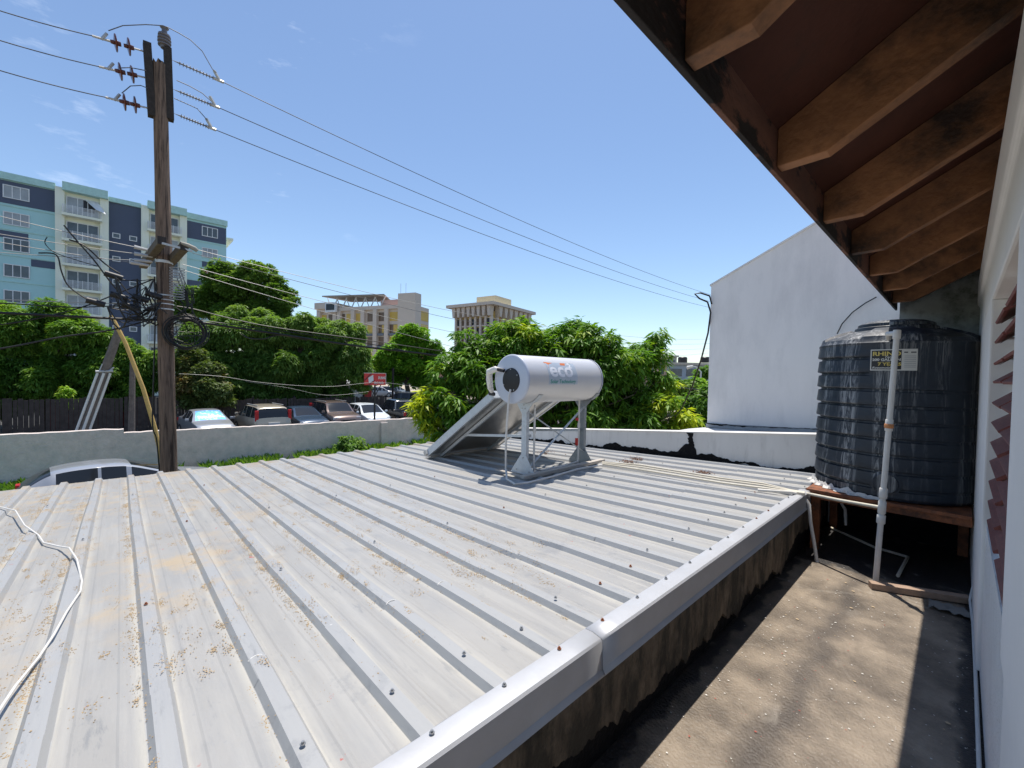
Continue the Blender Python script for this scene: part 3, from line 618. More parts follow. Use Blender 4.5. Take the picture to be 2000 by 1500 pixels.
# label on the tank side: u along Y, v around
def hw(off):
    def f(u, v):   # u: metres along Y from HY 3.27 ; v: metres round the shell, 0 at the level of the axis
        a = v / HR; return (HC[0] + (HR + off) * math.cos(a), 3.045 + u * 1.16, HC[1] + (HR + off) * math.sin(a))
    return f
def arcpoly(pts, off, m, name):
    b = MB(); f = hw(off); b.add([f(u, v) for u, v in pts], [tuple(range(len(pts)))]); return b.build(name, m, tk, fix=False)
def hpatch(u0, u1, v0, v1, off, m, name):
    b = MB(); f = hw(off); V = []; n = 10
    for i in range(n + 1): V += [f(u0, v0 + (v1 - v0) * i / n), f(u1, v0 + (v1 - v0) * i / n)]
    b.add(V, [(2 * i, 2 * i + 1, 2 * i + 3, 2 * i + 2) for i in range(n)]); return b.build(name, m, tk, fix=False, smooth=60)
hpatch(0, .385, -.045, .19, .0012, mat('pale_blue_sticker', (.50, .56, .62), .4, .3), 'logo_sticker')
def ltxt(s, u, v, size, m, sx=1., bold=0.): f = hw(.0028); text_mesh(s, size, lambda x, y: f(u + x, v + y), m, 'logo_text', tk, sx=sx, bold=bold)
arcpoly([(-.01, .195), (.10, .185), (.04, .165), (.02, .12)], .0020, mat('orange_print', (.62, .17, .04), .5), 'logo_triangle')
arcpoly([(.20, .188), (.27, .188), (.25, .155), (.19, .16)], .0020, MATS['orange_print'], 'logo_triangle')
arcpoly([(.28, .188), (.345, .185), (.335, .085)], .0020, mat('green_print', (.05, .30, .25), .5), 'logo_triangle')
ltxt('eco', .02, .035, .205, mat('pale_print', (.72, .75, .80), .5), 1.02, .006)
ltxt('2', .283, .125, .085, MATS['pale_print'], 1.1, .004)
ltxt('Solar Technology', .02, -.032, .052, MATS['green_print'], .92, .001)
# stand
PX = -2.985
for Yp, m in ((2.985, M_galv), (3.925, M_dgalv)):
    zf = zr(PX) + .035
    b = MB(); b.box(PX - .034, PX + .034, Yp - .02, Yp - .016, zf, -.30); b.box(PX - .034, PX - .030, Yp - .0155, Yp + .02, zf, -.30); b.box(PX + .030, PX + .034, Yp - .0155, Yp + .02, zf, -.30)
    o = b.build('post', m, heat)
    b = MB(); b.prism([(PX - .17, zf), (PX + .17, zf), (PX + .165, zf + .015), (PX + .034, zf + .19), (PX - .034, zf + .19), (PX - .165, zf + .015)], 'y', Yp - .024, Yp - .0205); b.build('foot_gusset', m, heat)
    b = MB(); b.box(PX - .172, PX + .172, Yp - .03, Yp + .05, zf - .006, zf - .0005); b.build('foot_plate', m, heat)
    cr_ = [(HC[0] + (HR + .004) * math.cos(math.radians(a)), HC[1] + (HR + .004) * math.sin(math.radians(a))) for a in range(-140, -39, 10)]
    b = MB(); b.prism([(PX - .034, -.38), (PX + .034, -.38)] + cr_[::-1], 'y', Yp - .0285, Yp - .025); b.build('saddle_plate', m, heat)
    b = MB(); V = []
    for a in range(-142, -37, 8):
        for y in (Yp - .03, Yp + .03):
            for r in (HR + .0045, HR + .0085): V.append((HC[0] + r * math.cos(math.radians(a)), y, HC[1] + r * math.sin(math.radians(a))))
    n = len(V) // 4; Fc = []
    for i in range(n - 1):
        a = 4 * i; c = a + 4; Fc += [(a, a + 2, c + 2, c), (a + 1, c + 1, c + 3, a + 3), (a, c, c + 1, a + 1), (a + 2, a + 3, c + 3, c + 2)]
    b.add(V, Fc); b.build('saddle_strap', m, heat)
    for (bx, bz) in ((PX - .02, -.335), (PX + .02, -.335), (PX, -.30), (PX, zf + .16), (PX - .09, zf + .03), (PX + .09, zf + .03)):
        b = MB(); b.lathe((bx, Yp - .029, bz), [(0, -.005), (.006, -.005), (.007, 0)], 6, axis='y'); b.build('bolt', M_steel, heat)
zf = zr(PX) + .05
b = MB(); b.bar((PX + .03, 2.99, -.37), (PX + .03, 3.92, zf + .10), .004, .03, (1, 0, 0)); b.build('cross_brace', M_galv, heat)
b = MB(); b.bar((PX + .037, 2.99, zf + .03), (PX + .037, 3.92, -.33), .004, .03, (1, 0, 0)); b.build('cross_brace', M_galv, heat)
# collector
A = np.array([-4.60, 0, zr(-4.6) + .045]); B = np.array([-3.33, 0, -.245]); d = (B - A); Lc = np.linalg.norm(d); d /= Lc; nrm = np.array([-d[2], 0, d[0]])
def cq(s, t, y): q = A + d * s + nrm * t; return (q[0], y, q[2])
CY0, CY1 = 2.86, 4.07
def cbox(b, s0, s1, t0, t1, y0, y1):
    V = [cq(s0, t0, y0), cq(s1, t0, y0), cq(s1, t0, y1), cq(s0, t0, y1), cq(s0, t1, y0), cq(s1, t1, y0), cq(s1, t1, y1), cq(s0, t1, y1)]
    return b.add(V, [(0, 3, 2, 1), (4, 5, 6, 7), (0, 1, 5, 4), (1, 2, 6, 5), (2, 3, 7, 6), (3, 0, 4, 7)])
b = MB(); cbox(b, 0, Lc, 0, .085, CY0, CY0 + .03); cbox(b, 0, Lc, 0, .085, CY1 - .03, CY1); cbox(b, 0, .03, 0, .085, CY0 + .031, CY1 - .031); cbox(b, Lc - .03, Lc, 0, .085, CY0 + .031, CY1 - .031); col_ = b.build('collector_frame', M_galv, heat, bevel=.002)
b = MB(); cbox(b, .031, Lc - .031, .006, .010, CY0 + .031, CY1 - .031); b.build('collector_back', mat('dull_foil', (.50, .48, .45), .28, .85, .12, 5, .25, 7), heat)
b = MB(); cbox(b, .031, Lc - .031, .076, .080, CY0 + .031, CY1 - .031); b.build('collector_glass', M_glass, heat)
for y in (3.06, 3.86):
    b = MB(); cbox(b, -.03, Lc - .05, -.034, -.001, y - .016, y + .016); b.build('collector_rail', M_galv, heat)
    b = MB(); b.bar((PX, y, -.62), cq(.62, -.018, y), .028, .028); b.build('stay_bar', M_galv, heat)
b = MB(); cbox(b, -.03, .03, .02, .075, CY0 - .03, CY0 - .0005); b.build('end_fitting', M_steel, heat)
# base timbers under the feet
for (x0, x1, y0, y1, nm) in ((-2.86, -2.80, 2.80, 4.12, 0), (-3.30, -2.80, 2.86, 2.90, 1), (-3.2, -2.87, 3.95, 3.99, 1)):
    b = MB(); z = zr((x0 + x1) / 2) + .029; b.box(x0, x1, y0, y1, z, z + .030 if not nm else z + .012); b.build('base_rail', mat('beige_rail', (.46, .42, .37), .6, .1, .1, 12), heat, bevel=.002)
b = MB(); b.box(-4.75, -4.60, 2.9, 4.1, zr(-4.7) + .028, zr(-4.7) + .05); b.build('base_rail', MATS['beige_rail'], heat)
# plumbing
b = MB(); b.tube([(HC[0] - .10, HY0 - .02, HC[1] + .085), (HC[0] - .17, HY0 - .05, HC[1] + .095), (HC[0] - .26, HY0 - .05, HC[1] + .07), (HC[0] - .32, HY0 + .0, HC[1] - .01), (HC[0] - .335, HY0 + .03, HC[1] - .10), (B[0] - .02, CY0 - .01, -.19)], [.014, .03, .033, .032, .03, .02], 12); b.build('lagged_hose', mat('white_lagging', (.70, .69, .66), .7, 0, .12, 30, .6, 30), heat, smooth=60)
b = MB(); b.tube([(HC[0] - .075, HY0 - .02, HC[1] + .08), (HC[0] - .14, HY0 - .045, HC[1] + .092)], .019, 10); b.tube([(B[0] + .02, CY0 - .015, -.205), (B[0] - .04, CY0 - .03, -.20)], .02, 10); b.build('hose_fitting', M_black, heat, smooth=40)
hp = [(HC[0] + .02, HY0 - .016, HC[1] - .10), (HC[0] + .02, HY0 - .035, HC[1] - .16), tuple(atY(988, 860, HY0 - .04)), tuple(rp(988, 915, .10)), tuple(rp(990, 936, .035)), tuple(rp(1006, 946, .034)), tuple(rp(1030, 943, .034)), tuple(rp(1075, 932, .036)), tuple(rp(1130, 916, .036)), tuple(rp(1176, 908, .04))]
b = MB(); b.tube(hp, .0105, 10); b.build('feed_pipe', M_pvc, heat, smooth=60)
for (px, y_, z1) in ((1103, 3.78, -.27), (1033, 3.06, -.30)):
    x_ = -2.93; b = MB(); b.tube([(x_, y_, zr(x_) + .04), (x_, y_, z1)], .0105, 10); b.tube([(x_, y_, -.58), (x_, y_, -.53)], .016, 10); b.build('riser_pipe', M_pvc, heat, smooth=60)
b = MB(); b.box(-2.955, -2.925, 3.75, 3.765, -.78, -.70); b.build('valve_handle', M_red, heat); b = MB(); b.box(-2.955, -2.925, 3.75, 3.765, -.50, -.47); b.build('valve_handle', M_red, heat)
b = MB(); b.tube([(-2.93, 3.78, zr(-2.93) + .06), (-2.90, 3.5, zr(-2.9) + .05), (-2.91, 3.15, zr(-2.9) + .05), (-2.93, 3.06, zr(-2.93) + .08)], .0105, 10); b.build('return_pipe', M_pvc, heat, smooth=60)
b = MB(); b.tube([(-3.28, 3.5, -.25), (-3.27, 3.8, -.25), (-3.2, 3.98, -.24), (-3.05, 4.0, -.2)], .022, 10); b.build('header_pipe', M_alu, heat, smooth=60)
#PART2
# ------------------------------------------------------------------ foliage
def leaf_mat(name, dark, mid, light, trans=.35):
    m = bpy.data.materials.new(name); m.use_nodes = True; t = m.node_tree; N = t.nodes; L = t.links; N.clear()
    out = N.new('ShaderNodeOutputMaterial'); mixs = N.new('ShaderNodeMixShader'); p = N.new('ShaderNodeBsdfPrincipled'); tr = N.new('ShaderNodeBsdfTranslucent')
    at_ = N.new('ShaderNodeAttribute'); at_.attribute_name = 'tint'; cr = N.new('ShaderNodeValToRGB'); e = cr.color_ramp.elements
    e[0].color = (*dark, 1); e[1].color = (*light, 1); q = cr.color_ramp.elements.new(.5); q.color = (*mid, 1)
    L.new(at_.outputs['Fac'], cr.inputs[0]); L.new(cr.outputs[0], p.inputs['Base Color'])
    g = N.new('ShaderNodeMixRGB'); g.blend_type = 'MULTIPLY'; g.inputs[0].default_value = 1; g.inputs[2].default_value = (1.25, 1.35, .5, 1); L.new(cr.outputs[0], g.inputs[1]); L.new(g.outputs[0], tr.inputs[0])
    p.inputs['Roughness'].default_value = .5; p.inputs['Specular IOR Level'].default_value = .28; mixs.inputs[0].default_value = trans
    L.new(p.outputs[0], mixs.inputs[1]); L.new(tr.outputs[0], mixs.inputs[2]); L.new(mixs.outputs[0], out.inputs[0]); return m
LM_mango = leaf_mat('mango_leaf', (.045, .11, .014), (.14, .29, .035), (.55, .60, .03))
LM_dark = leaf_mat('dark_leaf', (.045, .095, .020), (.125, .23, .045), (.30, .42, .11), .42)
LM_mid = leaf_mat('mid_leaf', (.045, .11, .02), (.13, .26, .04), (.32, .44, .07), .42)
LM_brown = leaf_mat('variegated_leaf', (.05, .09, .025), (.14, .19, .06), (.26, .15, .07))
LM_lite = leaf_mat('light_leaf', (.07, .18, .015), (.20, .40, .035), (.42, .54, .06))
M_bark = mat('bark', (.09, .07, .055), .9, 0, .3, 12, .5, 30)

def unit(a): return a / np.maximum(np.linalg.norm(a, axis=1, keepdims=True), 1e-9)
def crown(lobes, dens, k, ll, lw, seed, tint=.35, droop=.5, clip=None, fill=.35, up_bias=.25):
    """lobes: (centre xyz, radius, tint offset). Whorls of k leaves scattered over and inside the lobes."""
    r = np.random.default_rng(seed); C = []; D = []; T = []
    for (c, rad, to) in lobes:
        n = int(dens * rad * rad); d = unit(r.normal(size=(n, 3))); d[:, 2] = np.where((d[:, 2] < 0) & (r.random(n) < up_bias), -d[:, 2], d[:, 2])
        # lumpy surface: sub-lobes push the whorls in and out
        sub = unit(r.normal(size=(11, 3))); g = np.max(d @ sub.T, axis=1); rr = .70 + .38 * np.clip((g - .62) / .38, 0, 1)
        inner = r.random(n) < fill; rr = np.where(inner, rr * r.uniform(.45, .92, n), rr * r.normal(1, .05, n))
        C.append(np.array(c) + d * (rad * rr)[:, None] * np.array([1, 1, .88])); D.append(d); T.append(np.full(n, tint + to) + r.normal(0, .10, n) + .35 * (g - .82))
    C = np.concatenate(C); D = np.concatenate(D); T = np.concatenate(T)
    if clip is not None: m = clip(C); C = C[m]; D = D[m]; T = T[m]
    n = len(C); an = r.uniform(0, 2 * np.pi, n)[:, None] + np.arange(k)[None, :] * 2 * np.pi / k + r.normal(0, .25, (n, k))
    el = r.uniform(-.75, .55, (n, k)) - droop * .5
    A = np.stack([np.cos(an) * np.cos(el), np.sin(an) * np.cos(el), np.sin(el)], -1) + D[:, None, :] * .55
    A = unit(A.reshape(-1, 3)); Ck = np.repeat(C, k, 0) + r.normal(0, ll * .12, (n * k, 3)); Tk = np.repeat(T, k) + r.normal(0, .05, n * k)
    l = ll * r.uniform(.65, 1.15, n * k)[:, None]; S = unit(np.cross(A, np.array([0, 0, 1.]) + r.normal(0, .35, (n * k, 3)))); w = lw * l / ll * .5
    dz = np.array([0, 0, -1.]) * l * droop
    V = np.stack([Ck, Ck + A * l * .45 + S * w + dz * .12, Ck + A * l + dz * .55, Ck + A * l * .45 - S * w + dz * .12], 1).reshape(-1, 3)
    return V, np.repeat(np.clip(Tk, 0, 1), 4)
def crown_obj(name, V, T, m, parent):
    V = V - np.array(woff(parent)) if parent is not None else V
    n = len(V) // 4; me = bpy.data.meshes.new(name); me.vertices.add(len(V)); me.vertices.foreach_set('co', V.astype(np.float32).ravel())
    me.loops.add(len(V)); me.loops.foreach_set('vertex_index', np.arange(len(V), dtype=np.int32)); me.polygons.add(n)
    me.polygons.foreach_set('loop_start', np.arange(n, dtype=np.int32) * 4); me.polygons.foreach_set('loop_total', np.full(n, 4, dtype=np.int32))
    me.update(calc_edges=True); a = me.attributes.new('tint', 'FLOAT', 'POINT'); a.data.foreach_set('value', T.astype(np.float32)); me.materials.append(m)
    o = bpy.data.objects.new(name, me); COL.objects.link(o); o.parent = parent; return o
def tree(name, label, cat, lobes, m, seed, base=None, zg=GP, group=None, tr=.16, sub=9, **kw):
    """lobes given as (px, py, depth, radius in px of the 2000 px wide picture, tint offset)"""
    LB = [(at(a, b_, d), r_ * d / F, t_) for a, b_, d, r_, t_ in lobes]; cen = np.mean([q[0] for q in LB], 0)
    bx = cen if base is None else at(*base); rt = thing(name, (bx[0], bx[1], zg), label, cat, group)
    rr_ = np.random.default_rng(seed + 900); LS = []
    for c, rad, t_ in LB:
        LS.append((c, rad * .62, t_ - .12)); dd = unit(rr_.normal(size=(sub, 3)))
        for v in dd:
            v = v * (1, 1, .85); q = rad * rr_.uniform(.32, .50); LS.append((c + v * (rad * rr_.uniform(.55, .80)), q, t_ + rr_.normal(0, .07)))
    V, T = crown(LS, seed=seed, **kw); crown_obj('crown', V, T, m, rt)
    b = MB(); top = np.array([cen[0], cen[1], zg + (cen[2] - zg) * .55]); r = np.random.default_rng(seed + 500)
    p0 = np.array([bx[0], bx[1], zg - .05]); b.tube([p0, p0 * .6 + top * .4 + r.normal(0, .08, 3), top], [tr * 1.25, tr, tr * .75], 9)
    for c, rad, _ in LB:
        mid = top * .5 + c * .5 + r.normal(0, .15, 3); b.tube([top - (0, 0, .1), mid, c + (0, 0, rad * .5)], [tr * .55, tr * .33, tr * .08], 6)
        for q in range(3):
            e = c + unit(r.normal(size=(1, 3)))[0] * rad * .75; b.tube([mid, (mid + e) / 2 + r.normal(0, .1, 3), e], [tr * .22, tr * .14, tr * .04], 5)
    b.build('trunk', M_bark, rt, smooth=60); return rt

tree('street_tree', 'broad feathery green tree beyond the fence at the far left', 'tree', [(-70, 660, 23, 90, 0), (20, 650, 23, 62, .08), (95, 648, 24, 58, .1), (160, 660, 24, 48, .1), (175, 720, 24, 50, 0), (40, 735, 23, 70, -.05), (115, 735, 24, 55, .0), (-40, 770, 23, 70, -.1), (190, 765, 25, 32, -.05), (150, 775, 24, 28, -.05), (85, 775, 24, 30, -.1)], LM_mid, 1, dens=620, k=7, ll=.26, lw=.075, tint=.45)
tree('street_tree', 'small bright green tree behind the leaning pole', 'tree', [(240, 690, 25, 36, .15), (275, 705, 25, 36, .1), (235, 735, 25, 34, .0), (285, 750, 25, 36, .0), (250, 770, 25, 30, -.05)], LM_mid, 2, dens=620, k=7, ll=.24, lw=.07, tint=.48)
tree('tall_tree', 'tallest dark tree rising behind the others, right of the utility pole', 'tree', [(415, 585, 34, 48, 0), (455, 548, 34, 44, 0), (505, 545, 34, 40, .05), (545, 570, 34, 30, 0), (380, 600, 34, 38, 0), (470, 605, 34, 50, -.05), (530, 612, 34, 36, -.05), (560, 590, 34, 20, 0)], LM_dark, 3, dens=400, k=6, ll=.25, lw=.12, tint=.5, fill=.2, droop=.25)
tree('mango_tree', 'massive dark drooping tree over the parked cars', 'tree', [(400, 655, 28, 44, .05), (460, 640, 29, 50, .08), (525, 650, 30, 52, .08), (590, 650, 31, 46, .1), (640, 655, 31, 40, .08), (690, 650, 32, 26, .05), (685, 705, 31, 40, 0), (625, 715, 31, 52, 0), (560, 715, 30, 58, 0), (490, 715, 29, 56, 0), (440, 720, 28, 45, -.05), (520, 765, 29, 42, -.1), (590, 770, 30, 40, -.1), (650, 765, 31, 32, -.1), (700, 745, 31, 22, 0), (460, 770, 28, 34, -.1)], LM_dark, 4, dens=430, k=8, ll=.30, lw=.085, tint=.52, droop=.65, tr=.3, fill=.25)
tree('street_tree', 'smaller tree with brown and pale green leaves, beside the utility pole', 'tree', [(365, 700, 24.5, 36, .0), (400, 725, 24.5, 36, .05), (365, 755, 24.5, 38, .3), (415, 765, 24.5, 32, -.05), (375, 785, 24.5, 26, 0), (438, 778, 25, 18, -.1)], LM_brown, 5, dens=620, k=6, ll=.22, lw=.10, tint=.4, droop=.3)
tree('street_tree', 'loose light green tree in front of the beige office block', 'tree', [(800, 668, 44, 38, .1), (768, 695, 44, 34, .05), (838, 680, 44, 26, 0), (748, 705, 44, 24, .15), (805, 710, 44, 36, 0), (842, 715, 44, 22, 0), (770, 735, 44, 26, -.05), (825, 742, 44, 22, -.05), (800, 650, 44, 20, .1), (740, 735, 44, 16, 0)], LM_lite, 6, dens=230, k=6, ll=.34, lw=.15, tint=.4, fill=.2, droop=.25, base=(803, 790, 44), tr=.28)

# the near mango tree behind the heater
def clipm(C):
    beh = (C[:, 1] > 5.45) | (C[:, 0] < -6.35); clear = ~((C[:, 0] > -2.75) & (C[:, 1] > 5.3)); return beh & clear
mg = [(950, 690, 9.6, 62, .0), (905, 735, 9.3, 58, 0), (870, 790, 8.8, 44, 0), (1010, 665, 9.8, 50, .03), (1065, 690, 9.8, 66, 0), (1120, 665, 9.8, 48, .04), (1155, 690, 9.6, 60, 0), (1215, 710, 9.4, 55, 0), (1262, 690, 9.6, 40, .05), (1285, 665, 9.8, 24, .03), (990, 760, 9.4, 72, -.05), (1100, 770, 9.6, 80, -.08), (1190, 775, 9.3, 72, -.08), (1245, 790, 9.2, 60, -.05), (930, 810, 9.0, 60, -.05), (1020, 830, 9.2, 55, -.08), (1150, 840, 9.0, 55, -.08), (1250, 840, 8.9, 45, -.05), (1020, 640, 10, 24, .05), (1130, 640, 10, 24, .05), (970, 650, 9.9, 26, .05),
      (822, 795, 8.7, 24, .50), (835, 770, 8.9, 20, .55), (845, 822, 8.7, 24, .35), (860, 848, 8.6, 20, .15), (1300, 790, 8.9, 24, .35), (1335, 820, 8.8, 28, .45), (1310, 840, 8.8, 26, .25), (1355, 850, 8.8, 20, .4), (1290, 745, 9.3, 30, .1)]
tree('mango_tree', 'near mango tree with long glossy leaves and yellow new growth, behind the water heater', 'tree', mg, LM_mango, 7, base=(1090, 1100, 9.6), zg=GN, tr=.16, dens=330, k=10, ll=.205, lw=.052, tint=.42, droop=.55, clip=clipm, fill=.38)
tree('garden_tree', 'leafy green tree low beside the corner of the gabled wall', 'tree', [(1350, 790, 15, 30, 0), (1378, 800, 15, 28, 0), (1360, 835, 15, 30, -.05), (1385, 770, 15, 18, .05)], LM_mid, 8, dens=420, k=7, ll=.24, lw=.07, tint=.42, zg=GN, tr=.1)
tree('garden_tree', 'round dark green tree before the far beige buildings', 'tree', [(1320, 752, 32, 24, 0), (1345, 762, 32, 26, 0), (1300, 765, 32, 22, 0), (1330, 780, 32, 26, -.1)], LM_dark, 9, dens=160, k=7, ll=.38, lw=.15, tint=.6, zg=GN)
tree('garden_tree', 'yellow green tree beside the gabled wall, below the far street lamp', 'tree', [(1372, 757, 36, 18, .1), (1392, 765, 36, 22, .1), (1360, 748, 36, 12, 0)], LM_lite, 10, dens=150, k=7, ll=.42, lw=.16, tint=.5, zg=GN)
tree('garden_tree', 'far green tree beside the gabled wall, above the yellow green one', 'tree', [(1380, 722, 60, 16, .0), (1366, 735, 60, 11, 0)], LM_mid, 12, dens=60, k=7, ll=.7, lw=.25, tint=.4, zg=GN)
tree('shrub', 'leafy green shrub against the foot of the long grey wall', 'shrub', [(685, 868, 20.0, 20, .1), (660, 880, 20.0, 15, .0), (708, 882, 20.2, 16, 0), (672, 858, 20, 9, .1)], LM_mid, 13, dens=420, k=6, ll=.20, lw=.09, tint=.45, zg=GN, tr=.03)
tree('shrub', 'thin sunlit sapling in front of the dark board fence', 'shrub', [(128, 765, 21.4, 12, .25), (133, 785, 21.4, 12, .2), (124, 778, 21.4, 9, .2)], LM_lite, 14, dens=300, k=5, ll=.2, lw=.08, tint=.5, tr=.03)
# ragged hedge far right behind the beige buildings, and a far line of trees
for i, (a, d, w, h, lb) in enumerate(((-300, 60, 500, 40, 'far line of trees behind the left car park'), (820, 95, 110, 14, 'far low tree line beyond the car park'), (1330, 120, 120, 10, 'far low tree line between the beige buildings'))):
    LB = [(at(a + w * k / 9, 730 + (0 if i else -10), d), h * d / F * (1 + .2 * math.sin(k * 2.2)), 0) for k in range(10)]
    V, T = crown(LB, dens=14 if i else 40, k=7, ll=d * .014, lw=d * .006, seed=70 + i, tint=.45); tag(crown_obj('far_trees', V, T, LM_dark, None), lb, 'trees', kind='stuff')

# grass and weeds along the foot of the grey wall
def blades(n, f, seed, hmin, hmax):
    r = np.random.default_rng(seed); P = f(r, n); n = len(P); a = r.uniform(0, 6.28, n); h = r.uniform(hmin, hmax, n); w = h * .16
    dx = np.cos(a); dy = np.sin(a); ln = r.normal(0, .35, (n, 2)) * h[:, None]
    V = np.stack([P, P + np.stack([dx * w + ln[:, 0] * .3, dy * w + ln[:, 1] * .3, h * .5], -1), P + np.stack([ln[:, 0], ln[:, 1], h], -1), P + np.stack([-dx * w + ln[:, 0] * .3, -dy * w + ln[:, 1] * .3, h * .5], -1)], 1).reshape(-1, 3)
    return V, np.repeat(np.clip(r.normal(.5, .2, n), 0, 1), 4)
def wf(r, n):
    y = r.uniform(-8, 14, n); x = -20.45 + abs(r.normal(0, .7, n)); k = np.sin(y * 2.1) + np.sin(y * 5.3 + 1) + .8 * np.sin(y * 13) + r.normal(0, .35, n) > .15; return np.stack([x, y, np.full(n, GN)], -1)[k]
V, T = blades(16000, wf, 21, .06, .55); tag(crown_obj('weeds', V, T, LM_mid, None), 'green weeds and grass growing along the foot of the long grey wall', 'weeds', kind='stuff')
V, T = blades(14000, lambda r, n: np.stack([r.uniform(-20.4, -14.5, n), r.uniform(-9, -2.3, n), np.full(n, GN)], -1), 22, .08, .32); tag(crown_obj('grass', V, T, LM_lite, None), 'sunlit yellow green grass behind the silver hatchback', 'grass', kind='stuff')

# ------------------------------------------------------------------ grey boundary wall and dark fence
bw = thing('boundary_wall', (-20.6, 3, GN), 'long rough grey rendered wall in front of the car park', 'wall')
ys = np.sort(np.append(np.linspace(-16, 30, 240), [.095, .105])); b = MB(); V = []
for i, y in enumerate(ys):
    zt = (-2.20 - .012 * (y + 2)) + .016 * fbm(np.array([y * 2.1]), 33)[0] - (.14 if y > .1 else 0)
    for x, z in ((-20.55, GN - .2), (-20.55, zt), (-20.735, zt + .015), (-20.735, GN - .2)): V.append((x, y, z))
b.add(V, [(i * 4 + j, (i + 1) * 4 + j, (i + 1) * 4 + (j + 1) % 4, i * 4 + (j + 1) % 4) for i in range(len(ys) - 1) for j in range(4)] + [(0, 1, 2, 3)]); b.build('rendered_wall', M_gwall, bw)
py_ = atX(750, 850, -20.5)[1]
b = MB(); b.box(-20.549, -20.42, py_ - .18, py_ + .18, GN - .1, -2.62); b.build('pier', M_gwall, bw, bevel=.01)
fn = thing('board_fence', (-30.5, 0, GP), 'dark weathered board fence under the trees behind the parked cars', 'fence')
b = MB(); y = -16.0
while y < 15:
    w = rnd.uniform(.13, .17); h = rnd.uniform(-.06, .05) + (2.0 if y < 2 else 1.75); t = rnd.uniform(-.012, .012)
    b.box(-30.5 + t, -30.475 + t, y, y + w, GP + .05, GP + h); y += w + (rnd.uniform(.004, .02) if rnd.random() > .06 else .05)
b.build('fence_boards', mat('weathered_boards', (.055, .042, .036), .9, 0, .4, 4), fn)
for y in np.arange(-15.5, 15, 2.4):
    b = MB(); b.box(-30.62, -30.52, y, y + .1, GP, GP + 1.9); b.build('fence_post', M_darkw, fn)
sh = thing('shed', (-36, -1, GP), 'dark red shed half hidden behind the board fence', 'shed')
b = MB(); b.box(-38, -35, -3.0, 1.6, GP, GP + 2.5); b.build('wall', mat('dark_red_boards', (.20, .03, .02), .8), sh)
b = MB(); b.prism([(-38.3, GP + 2.5), (-34.7, GP + 2.5), (-36.5, GP + 3.3)], 'y', -3.2, 1.8); b.build('roof', M_darkw, sh)

# ------------------------------------------------------------------ poles and lines
PX0 = -9.0
def ax(px, py, x=PX0): return atX(px, py, x)
pt, pb = ax(312, 132), ax(330, 930); dpz = pt - pb
base = pb + dpz * ((GN - pb[2]) / dpz[2])
pole = thing('utility_pole', base, 'tall weathered wooden utility pole crowded with insulators and cables', 'utility pole')
def polep(z): return base + dpz * ((z - GN) / dpz[2])
b = MB(); n = 26; V = []; m_ = 22; Hh = pt[2]
for i in range(60):
    z = GN + (Hh - GN) * i / 59; c = polep(z); r0 = .128 - .036 * i / 59
    for k in range(m_):
        a = 2 * math.pi * k / m_; rr = r0 * (1 + .035 * hash_noise(np.array([k * 1.7 + i * .06]), 6)[0] + .02 * hash_noise(np.array([i * .5]), 8)[0])
        V.append((c[0] + rr * math.cos(a), c[1] + rr * math.sin(a), z + (.10 * abs(hash_noise(np.array([k * .9]), 7)[0]) if i == 59 else 0)))
b.add(V, [(i * m_ + k, i * m_ + (k + 1) % m_, (i + 1) * m_ + (k + 1) % m_, (i + 1) * m_ + k) for i in range(59) for k in range(m_)] + [tuple(59 * m_ + k for k in range(m_))])
b.build('shaft', M_pole, pole, smooth=50)
for (x0, y0), (x1, y1) in (((287, 85), (297, 228)), ((327, 95), (332, 235))):
    b = MB(); b.bar(ax(x0, y0), ax(x1, y1), .10, .13, (1, 0, 0)); b.build('side_timber', M_darkw, pole)
for yy, w in ((512, .045), (577, .02), (586, .016), (594, .016), (604, .02)):
    z = ax(318, yy)[2]; c = polep(z); b = MB(); rr = .128 - .036 * (z - GN) / (Hh - GN) + .012; b.lathe((c[0], c[1], z), [(rr - .01, -w / 2), (rr, -w / 2), (rr, w / 2), (rr - .01, w / 2)], 24); b.build('metal_band', mat('light_band', (.55, .55, .55), .4, .4), pole, smooth=40)
for nr, fr_, xn, xf in (((316, 470), (279, 518), -8.35, -9.7), ((360, 482), (330, 515), -8.3, -9.2)):
    p = atX(*nr, xn); q = atX(*fr_, xf); b = MB(); b.bar(p, q, .105, .12); b.build('crossarm', M_arm, pole, bevel=.01)
    u = (p - q) / np.linalg.norm(p - q); b = MB(); b.bar(p + u * .001, p + u * .012, .106, .121); b.build('arm_end', M_darkw, pole)
b = MB(); b.bar((-8.3, atX(316, 470, -8.3)[1], atX(316, 475, -8.3)[2]), (-8.3, atX(360, 482, -8.3)[1] + .1, atX(360, 488, -8.3)[2]), .03, .03); b.build('tie_bar', M_steel, pole)
